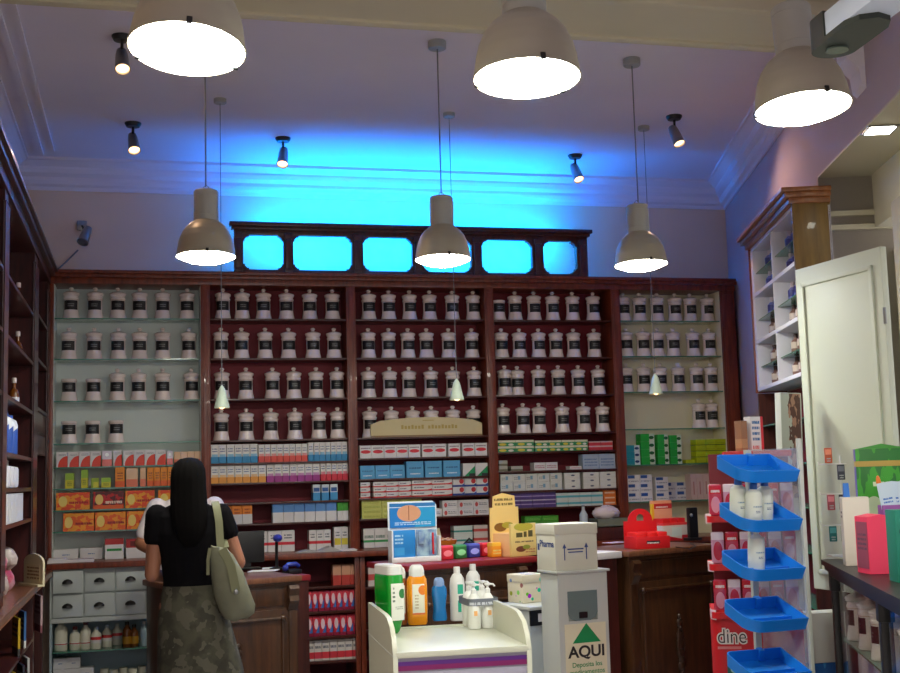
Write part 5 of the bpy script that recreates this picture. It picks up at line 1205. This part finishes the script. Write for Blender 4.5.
# white wire spinner
p = onv(843, 557); t = thing('wire_rack', 'white wire rack with hooks at the far end of black vitrine', 'rack', p+Vector((.02, .03, 0)), -.2)
WW = mat('white_wire', (232, 232, 228), .4); hz = atY(838, 462, p.y).z-VZ
rk = MB().tube([(.02, .02, 0), (.02, .02, hz+.03)], .004, 6); rk.build('post', WW, t)
MB().tube([(-.06, -.04, .004), (.06, -.04, .004), (.06, .05, .004), (-.06, .05, .004), (-.06, -.04, .004)], .004, 6).build('base', WW, t)
hk = [hz-.01, hz*.66, hz*.33]
for z in hk: MB().tube([(.05, .02, z), (-.09, .0, z), (-.095, -.0, z+.012)], .003, 6).tube([(.02, .02, z), (.0, -.07, z)], .003, 6).build('hook', WW, t)
cc = [(206, 96, 60), (70, 70, 84), (196, 90, 100), (50, 54, 60), (40, 120, 120), (90, 96, 100)]
for k, z in enumerate(hk):
    for j in range(2):
        zz = z-.075 if not (k == 0 and j == 0) else z+.005
        q = p+Vector((.02, .03, 0))+Vector((-.05+.05*j, -.006-.02*j, zz))
        inst('hanging_card', MB().box(-.018, .018, -.004, .004, 0, .072, .003).mesh('card', printed('hang_'+str(k*2+j), cc[k*2+j], [('r', .1, .9, .55, .9, tuple(min(255, v+60) for v in cc[k*2+j])), ('n', .2, .8, .1, .4, (200, 200, 200), 2)])), q, ['orange brush card above the top hook of wire rack', 'dark blister card on the top hook of wire rack', 'reddish blister card on the middle hook of wire rack', 'black blister card on the middle hook of wire rack', 'teal blister card on the lowest hook of wire rack', 'grey blister card on the lowest hook of wire rack'][k*2+j], 'card', 'cards on the white wire rack', -.2)
# packs standing under the window behind the vitrine
q = atY(822, 640, 5.55); inst('carton', MB().box(-.10, .10, -.06, .06, 0, .62, .004).mesh('carton', printed('blue_pictured', (50, 130, 190), [('b', (30, 90, 160)), ('e', .5, .55, .3, .16, (206, 220, 230))])), (q.x, 5.55, 0.0), 'tall blue pictured carton below the white shutter', 'box')
inst('carton', MB().box(-.10, .10, -.06, .06, 0, .24, .004).mesh('carton', mat('pale_grey_card', (206, 206, 198), .6)), (q.x, 5.55, .621), 'pale grey carton on the tall blue carton below shutter', 'box')

# ------------------------------------------------------------------ people
def solid(segs, balls, lofts, voxel, name, mats, parent, smooth=4):
    """one continuous surface: tapered limbs, rounded masses and lofted trunks fused together"""
    mb = MB()
    def limb(p0, p1, r0, r1):
        p0, p1 = Vector(p0), Vector(p1)
        mb.tube([p0, p1], [r0, r1], 12); mb.ball(p0, r0, 12); mb.ball(p1, r1, 12)
    for s in segs: limb(*s)
    for c, r in balls: mb.ball(c, r, 18)
    for L in lofts: mb.loft(L, 24)
    me = mb.mesh(name+'_raw', mats, False); o = bpy.data.objects.new(name, me); COL.objects.link(o)
    md = o.modifiers.new('fuse', 'REMESH'); md.mode = 'VOXEL'; md.voxel_size = voxel
    sm = o.modifiers.new('soft', 'SMOOTH'); sm.iterations = smooth; sm.factor = .5
    dg = bpy.context.evaluated_depsgraph_get(); ev = o.evaluated_get(dg)
    me2 = bpy.data.meshes.new_from_object(ev); o.modifiers.clear(); o.data = me2; bpy.data.meshes.remove(me)
    me2.materials.clear()
    for m in (mats if isinstance(mats, (list, tuple)) else [mats]): me2.materials.append(m)
    me2.polygons.foreach_set('use_smooth', [True]*len(me2.polygons))
    if parent: o.parent = parent
    return o
def hand(wrist, d, up, side):
    """palm, four unequal bent fingers and a thumb; d points along the forearm"""
    d = Vector(d).normalized(); up = Vector(up); s = d.cross(up).normalized()*side; n = s.cross(d)*side
    w = Vector(wrist); segs = []
    for k, f in enumerate((-.026, -.009, .009, .026)):
        b = w+d*.085+s*f; segs.append((w+s*f*.6, b, .014, .0105))
        l = (.058, .070, .066, .05)[k]
        m_ = b+d*l*.55-n*.010; e = m_+d*l*.40-n*.022
        segs += [(b, m_, .0095, .0085), (m_, e, .0085, .007)]
    tb = w+d*.03-s*.028; tm = tb+d*.032-s*.026-n*.006; te = tm+d*.03-s*.006-n*.01
    segs += [(w, tb, .017, .013), (tb, tm, .012, .0105), (tm, te, .0105, .008)]
    return segs
def head_parts(c, face):
    """skull with brow, nose, jaw, mouth and ears; face = +1 looks to +Y, -1 to -Y"""
    c = Vector(c)
    return [(c, (.074, .092, .105)), (c+Vector((0, .022*face, -.055)), (.052, .062, .058)), (c+Vector((0, .095*face, -.018)), (.012, .018, .022)), (c+Vector((0, .088*face, -.06)), (.024, .010, .008)),
            (c+Vector((0, .072*face, -.098)), (.022, .02, .016)), (c+Vector((.076, -.002*face, -.01)), (.010, .018, .03)), (c+Vector((-.076, -.002*face, -.01)), (.010, .018, .03)), (c+Vector((0, .080*face, .022)), (.05, .012, .010))]
def eyes(parent, c, face):
    for s in (-1, 1):
        e = MB().ball(Vector(c)+Vector((.030*s, .082*face, .0)), (.012, .008, .009), 12).build('eye', mat('eye_white', (222, 218, 212), .3), parent)
        MB().ball(Vector(c)+Vector((.030*s, .0885*face, .0)), (.005, .003, .005), 10).build('iris', mat('iris_brown', (50, 30, 20), .2), e)

# the customer, seen from behind
cu = thing('person', 'person seen from behind in black t-shirt and camouflage skirt at left counter', 'person', (.24, 6.58, 0))
HC = (-.005, .015, 1.592)
LE, LWr = (-.188, .0, 1.115), (-.10, .20, 1.085); RE, RWr = (.252, -.005, 1.16), (.17, .20, 1.07)
segs = [((-.165, 0, 1.415), LE, .046, .038), (LE, LWr, .037, .026), ((.165, 0, 1.41), RE, .046, .038), (RE, RWr, .037, .026), ((0, .0, 1.42), (0, .008, 1.54), .055, .05)]
for s in (-1, 1): segs += [((.09*s+.02, .0, .93), (.10*s+.03, .02, .50), .085, .055), ((.10*s+.03, .02, .50), (.10*s+.03, -.015, .09), .054, .036), ((.10*s+.03, -.02, .05), (.11*s+.03, .15, .035), .036, .028)]
segs += hand(LWr, (.5, .8, .05), (0, 0, 1), 1)+hand(RWr, (-.4, .8, .05), (0, 0, 1), -1)
tor = [(0.01, 0, .86, .15, .105), (.01, 0, .95, .165, .115), (.005, 0, 1.08, .128, .092), (0, 0, 1.2, .138, .098), (0, .0, 1.32, .16, .10), (0, 0, 1.40, .165, .085), (0, 0, 1.45, .10, .06)]
solid(segs, head_parts(HC, 1)+[((-.165, 0, 1.405), (.055, .055, .05)), ((.165, 0, 1.40), (.055, .055, .05))], [tor], .0055, 'body', SKIN, cu)
eyes(cu, HC, 1)
TEE = mat('black_tshirt', (14, 13, 16), .95, spec=.1)
shirt = [(.012, 0, 1.015, .148, .108), (.01, 0, 1.08, .142, .104), (.003, -.002, 1.2, .150, .110), (0, -.004, 1.32, .174, .113), (0, 0, 1.41, .178, .096), (0, 0, 1.455, .125, .072), (0, 0, 1.478, .075, .062)]
def toward(a, b, f): a, b = Vector(a), Vector(b); return a+(b-a)*f
solid([((-.163, 0, 1.415), toward((-.165, 0, 1.415), LE, .36), .060, .058), ((.163, 0, 1.41), toward((.165, 0, 1.41), RE, .36), .060, .058)], [], [shirt], .006, 't_shirt', TEE, cu)
wob = lambda i, a: (.012*math.sin(7*a+.6)+.010*math.sin(11*a))*min(1, i*.25)
sk = [(.012, 0, 1.05, .142, .104), (.012, 0, 1.0, .158, .116), (.02, 0, .9, .178, .132), (.034, 0, .78, .195, .15), (.055, 0, .62, .215, .168), (.06, 0, .42, .232, .185), (.06, 0, .2, .25, .2)]
SKM = blotch('camouflage_cloth', (72, 70, 56), (54, 52, 42), 13, .95, .40, .60, (84, 81, 68), 17)
so = MB().loft(sk, 72, False, wob).build('skirt', SKM, cu)
MB().loft([(.012, 0, 1.02, .150, .110), (.012, 0, 1.055, .147, .108), (.012, 0, 1.055, .140, .102)], 40, False).build('waistband', SKM, so)
HAIR = mat('black_hair', (10, 8, 8), .9, spec=.08)
hw = lambda i, a: .02*math.sin(17*a)+.012*math.sin(29*a)
hr = [(0, .0, 1.712, .012, .012), (0, .0, 1.705, .045, .05), (-.002, -.004, 1.685, .070, .082), (-.003, -.010, 1.65, .086, .100), (-.004, -.022, 1.60, .090, .095), (-.004, -.038, 1.55, .090, .082), (-.004, -.058, 1.50, .092, .066), (-.002, -.085, 1.44, .092, .045), (0, -.105, 1.36, .085, .030), (.0, -.112, 1.30, .066, .022), (.0, -.112, 1.255, .03, .012)]
MB().loft(hr, 64, True, hw).build('hair', HAIR, cu, ang=80)
for s in (-1, 1): MB().ball((.10*s+.035, .07, .035), (.05, .13, .035), 16).build('shoe', BLACK, cu)
# her shoulder bag
BAG = blotch('sage_cloth', (118, 118, 98), (104, 104, 86), 9, .85); STRAP = mat('bag_strap', (112, 112, 84), .8)
wc = lambda px, py, Y=6.44: atY(px, py, Y)
bgt = thing('shoulder_bag', 'sage green cloth shoulder bag hanging from the shoulder of the person in black', 'bag', wc(230, 600))
o0 = bgt.location
def bl_(px, py, Y=6.44): return wc(px, py, Y)-o0
bb_ = MB()
rows = [(211, 546, 228, 549, .03), (210, 556, 233, 555, .045), (211, 575, 243, 572, .06), (214, 595, 251, 592, .068), (219, 610, 255, 605, .06), (224, 618, 254, 614, .045), (232, 621, 247, 618, .02)]
rings = []
for xa, ya, xb, yb, th in rows:
    a, b = bl_(xa, ya), bl_(xb, yb); c = (a+b)/2; hx = (b-a)/2; ring = []
    for j in range(28):
        an = 2*PI*j/28; k = 1+.03*math.sin(5*an+ya)
        ring.append(bb_.bm.verts.new(c+hx*math.cos(an)*k+Vector((0, th*math.sin(an)*k, .004*math.sin(3*an+ya)))))
    rings.append(ring)
bb_._skin(rings, True); bb_.build('bag_body', BAG, bgt, ang=70)
def band(pts, w_):
    mb = MB(); pv = [Vector(p) for p in pts]; rr = []
    for i, p in enumerate(pv):
        d = (pv[min(i+1, len(pv)-1)]-pv[max(i-1, 0)]).normalized(); a = Vector((1, 0, 0)); a = (a-d*a.dot(d)).normalized(); n = d.cross(a)
        rr.append([mb.bm.verts.new(p+a*x+n*y) for x, y in ((-w_, -.004), (w_, -.004), (w_, .004), (-w_, .004))])
    mb._skin(rr, True); return mb
band([bl_(221, 552, 6.42), bl_(220, 538, 6.44), bl_(219, 522, 6.455), bl_(217, 510, 6.47), bl_(216, 504.5, 6.50), bl_(215, 502, 6.55), bl_(215, 503, 6.61), bl_(216, 509, 6.66)], .019).build('strap', STRAP, bgt)
band([bl_(216, 509, 6.66), bl_(220, 525, 6.62), bl_(226, 548, 6.50)], .016).build('rear_strap', STRAP, bgt)
band([bl_(222, 549, 6.38), bl_(231, 566, 6.372), bl_(236, 592, 6.366)], .022).build('flap_tongue', STRAP, bgt)
MB().ball(bl_(236, 592, 6.36), (.012, .006, .012), 12).build('clasp', STEEL, bgt)
band([bl_(210, 548, 6.39), bl_(208, 560, 6.385), bl_(208, 575, 6.385)], .008).build('loose_tag', STRAP, bgt)

# the pharmacist, facing the customer across the counter
ph = thing('person', 'person in short-sleeved white coat facing the camera behind left counter, half hidden', 'person', (.272, 8.02, 0))
HC2 = (.005, -.02, 1.578)
E1, W1 = (-.275, -.05, 1.21), (-.14, -.26, 1.13); E2, W2 = (.235, -.04, 1.19), (.10, -.26, 1.13)
segs = [((-.18, 0, 1.43), E1, .05, .04), (E1, W1, .040, .029), ((.18, 0, 1.43), E2, .05, .04), (E2, W2, .040, .029), ((0, 0, 1.42), (0, -.008, 1.53), .06, .055)]
for s in (-1, 1): segs += [((.09*s, .0, .93), (.10*s, -.02, .50), .085, .058), ((.10*s, -.02, .50), (.10*s, .015, .09), .056, .038), ((.10*s, .02, .05), (.11*s, -.15, .035), .038, .03)]
segs += hand(W1, (.5, -.8, .0), (0, 0, 1), -1)+hand(W2, (-.5, -.8, .0), (0, 0, 1), 1)
tor = [(0, 0, .86, .155, .11), (0, 0, .95, .165, .118), (0, 0, 1.08, .14, .105), (0, 0, 1.2, .15, .11), (0, .0, 1.32, .17, .108), (0, 0, 1.41, .175, .09), (0, 0, 1.46, .10, .065)]
solid(segs, head_parts(HC2, -1)+[((-.175, 0, 1.42), (.06, .058, .052)), ((.175, 0, 1.42), (.06, .058, .052))], [tor], .0065, 'body', SKIN, ph)
eyes(ph, HC2, -1)
CO = mat('white_coat_cloth', (226, 216, 218), .85)
coat = [(-.03, 0, .84, .20, .14), (-.02, 0, .95, .19, .135), (0, 0, 1.1, .165, .122), (0, 0, 1.22, .172, .126), (0, 0, 1.34, .19, .122), (0, 0, 1.425, .19, .10), (0, 0, 1.468, .13, .078), (0, 0, 1.49, .078, .066)]
solid([((-.178, 0, 1.425), toward((-.18, 0, 1.43), E1, .72), .066, .060), ((.178, 0, 1.425), toward((.18, 0, 1.43), E2, .72), .066, .060)], [], [coat], .007, 'white_coat', CO, ph)
MB().loft([(0, .0, 1.685, .012, .012), (0, .004, 1.678, .05, .055), (0, .010, 1.65, .076, .085), (0, .016, 1.60, .082, .085), (0, .03, 1.55, .075, .06), (0, .045, 1.51, .05, .03)], 40, True, lambda i, a: .02*math.sin(15*a)).build('hair', mat('brown_hair', (40, 26, 18), .6), ph, ang=80)
MB().loft([(0, 0, .90, .17, .12), (0, 0, .5, .165, .11), (0, 0, .1, .17, .11)], 28, True).build('trousers', mat('grey_trousers', (90, 90, 96), .8), ph)
for s in (-1, 1): MB().ball((.10*s, -.06, .035), (.05, .13, .035), 16).build('shoe', WHITE, ph)

# ------------------------------------------------------------------ light
wd = bpy.data.worlds.new('shop_daylight'); scene.world = wd; wd.use_nodes = True
bgn = wd.node_tree.nodes['Background']; bgn.inputs[0].default_value = (.98, .92, .98, 1); bgn.inputs[1].default_value = .95
def area(name, loc, to, size, sizey, energy, color):
    ld = bpy.data.lights.new(name, 'AREA'); ld.shape = 'RECTANGLE'; ld.size = size; ld.size_y = sizey; ld.energy = energy; ld.color = color
    o = bpy.data.objects.new(name, ld); COL.objects.link(o); o.location = loc
    o.rotation_euler = (Vector(to)-Vector(loc)).to_track_quat('-Z', 'Y').to_euler(); return o
area('shop_front_window', (0.6, -2.3, 1.9), (1.6, 6, 1.3), 2.6, 2.2, 12, (.92, 1, .94))

v = scene.view_settings
scene.display_settings.display_device = 'sRGB'
v.view_transform = 'Standard'; v.look = 'None'; v.gamma = 1; v.exposure = .58; v.use_curve_mapping = False
scene.cycles.max_bounces = 8; scene.cycles.transparent_max_bounces = 16
scene.cycles.sample_clamp_indirect = 6
scene.cycles.caustics_reflective = False; scene.cycles.caustics_refractive = False
print('objects', len(bpy.data.objects))
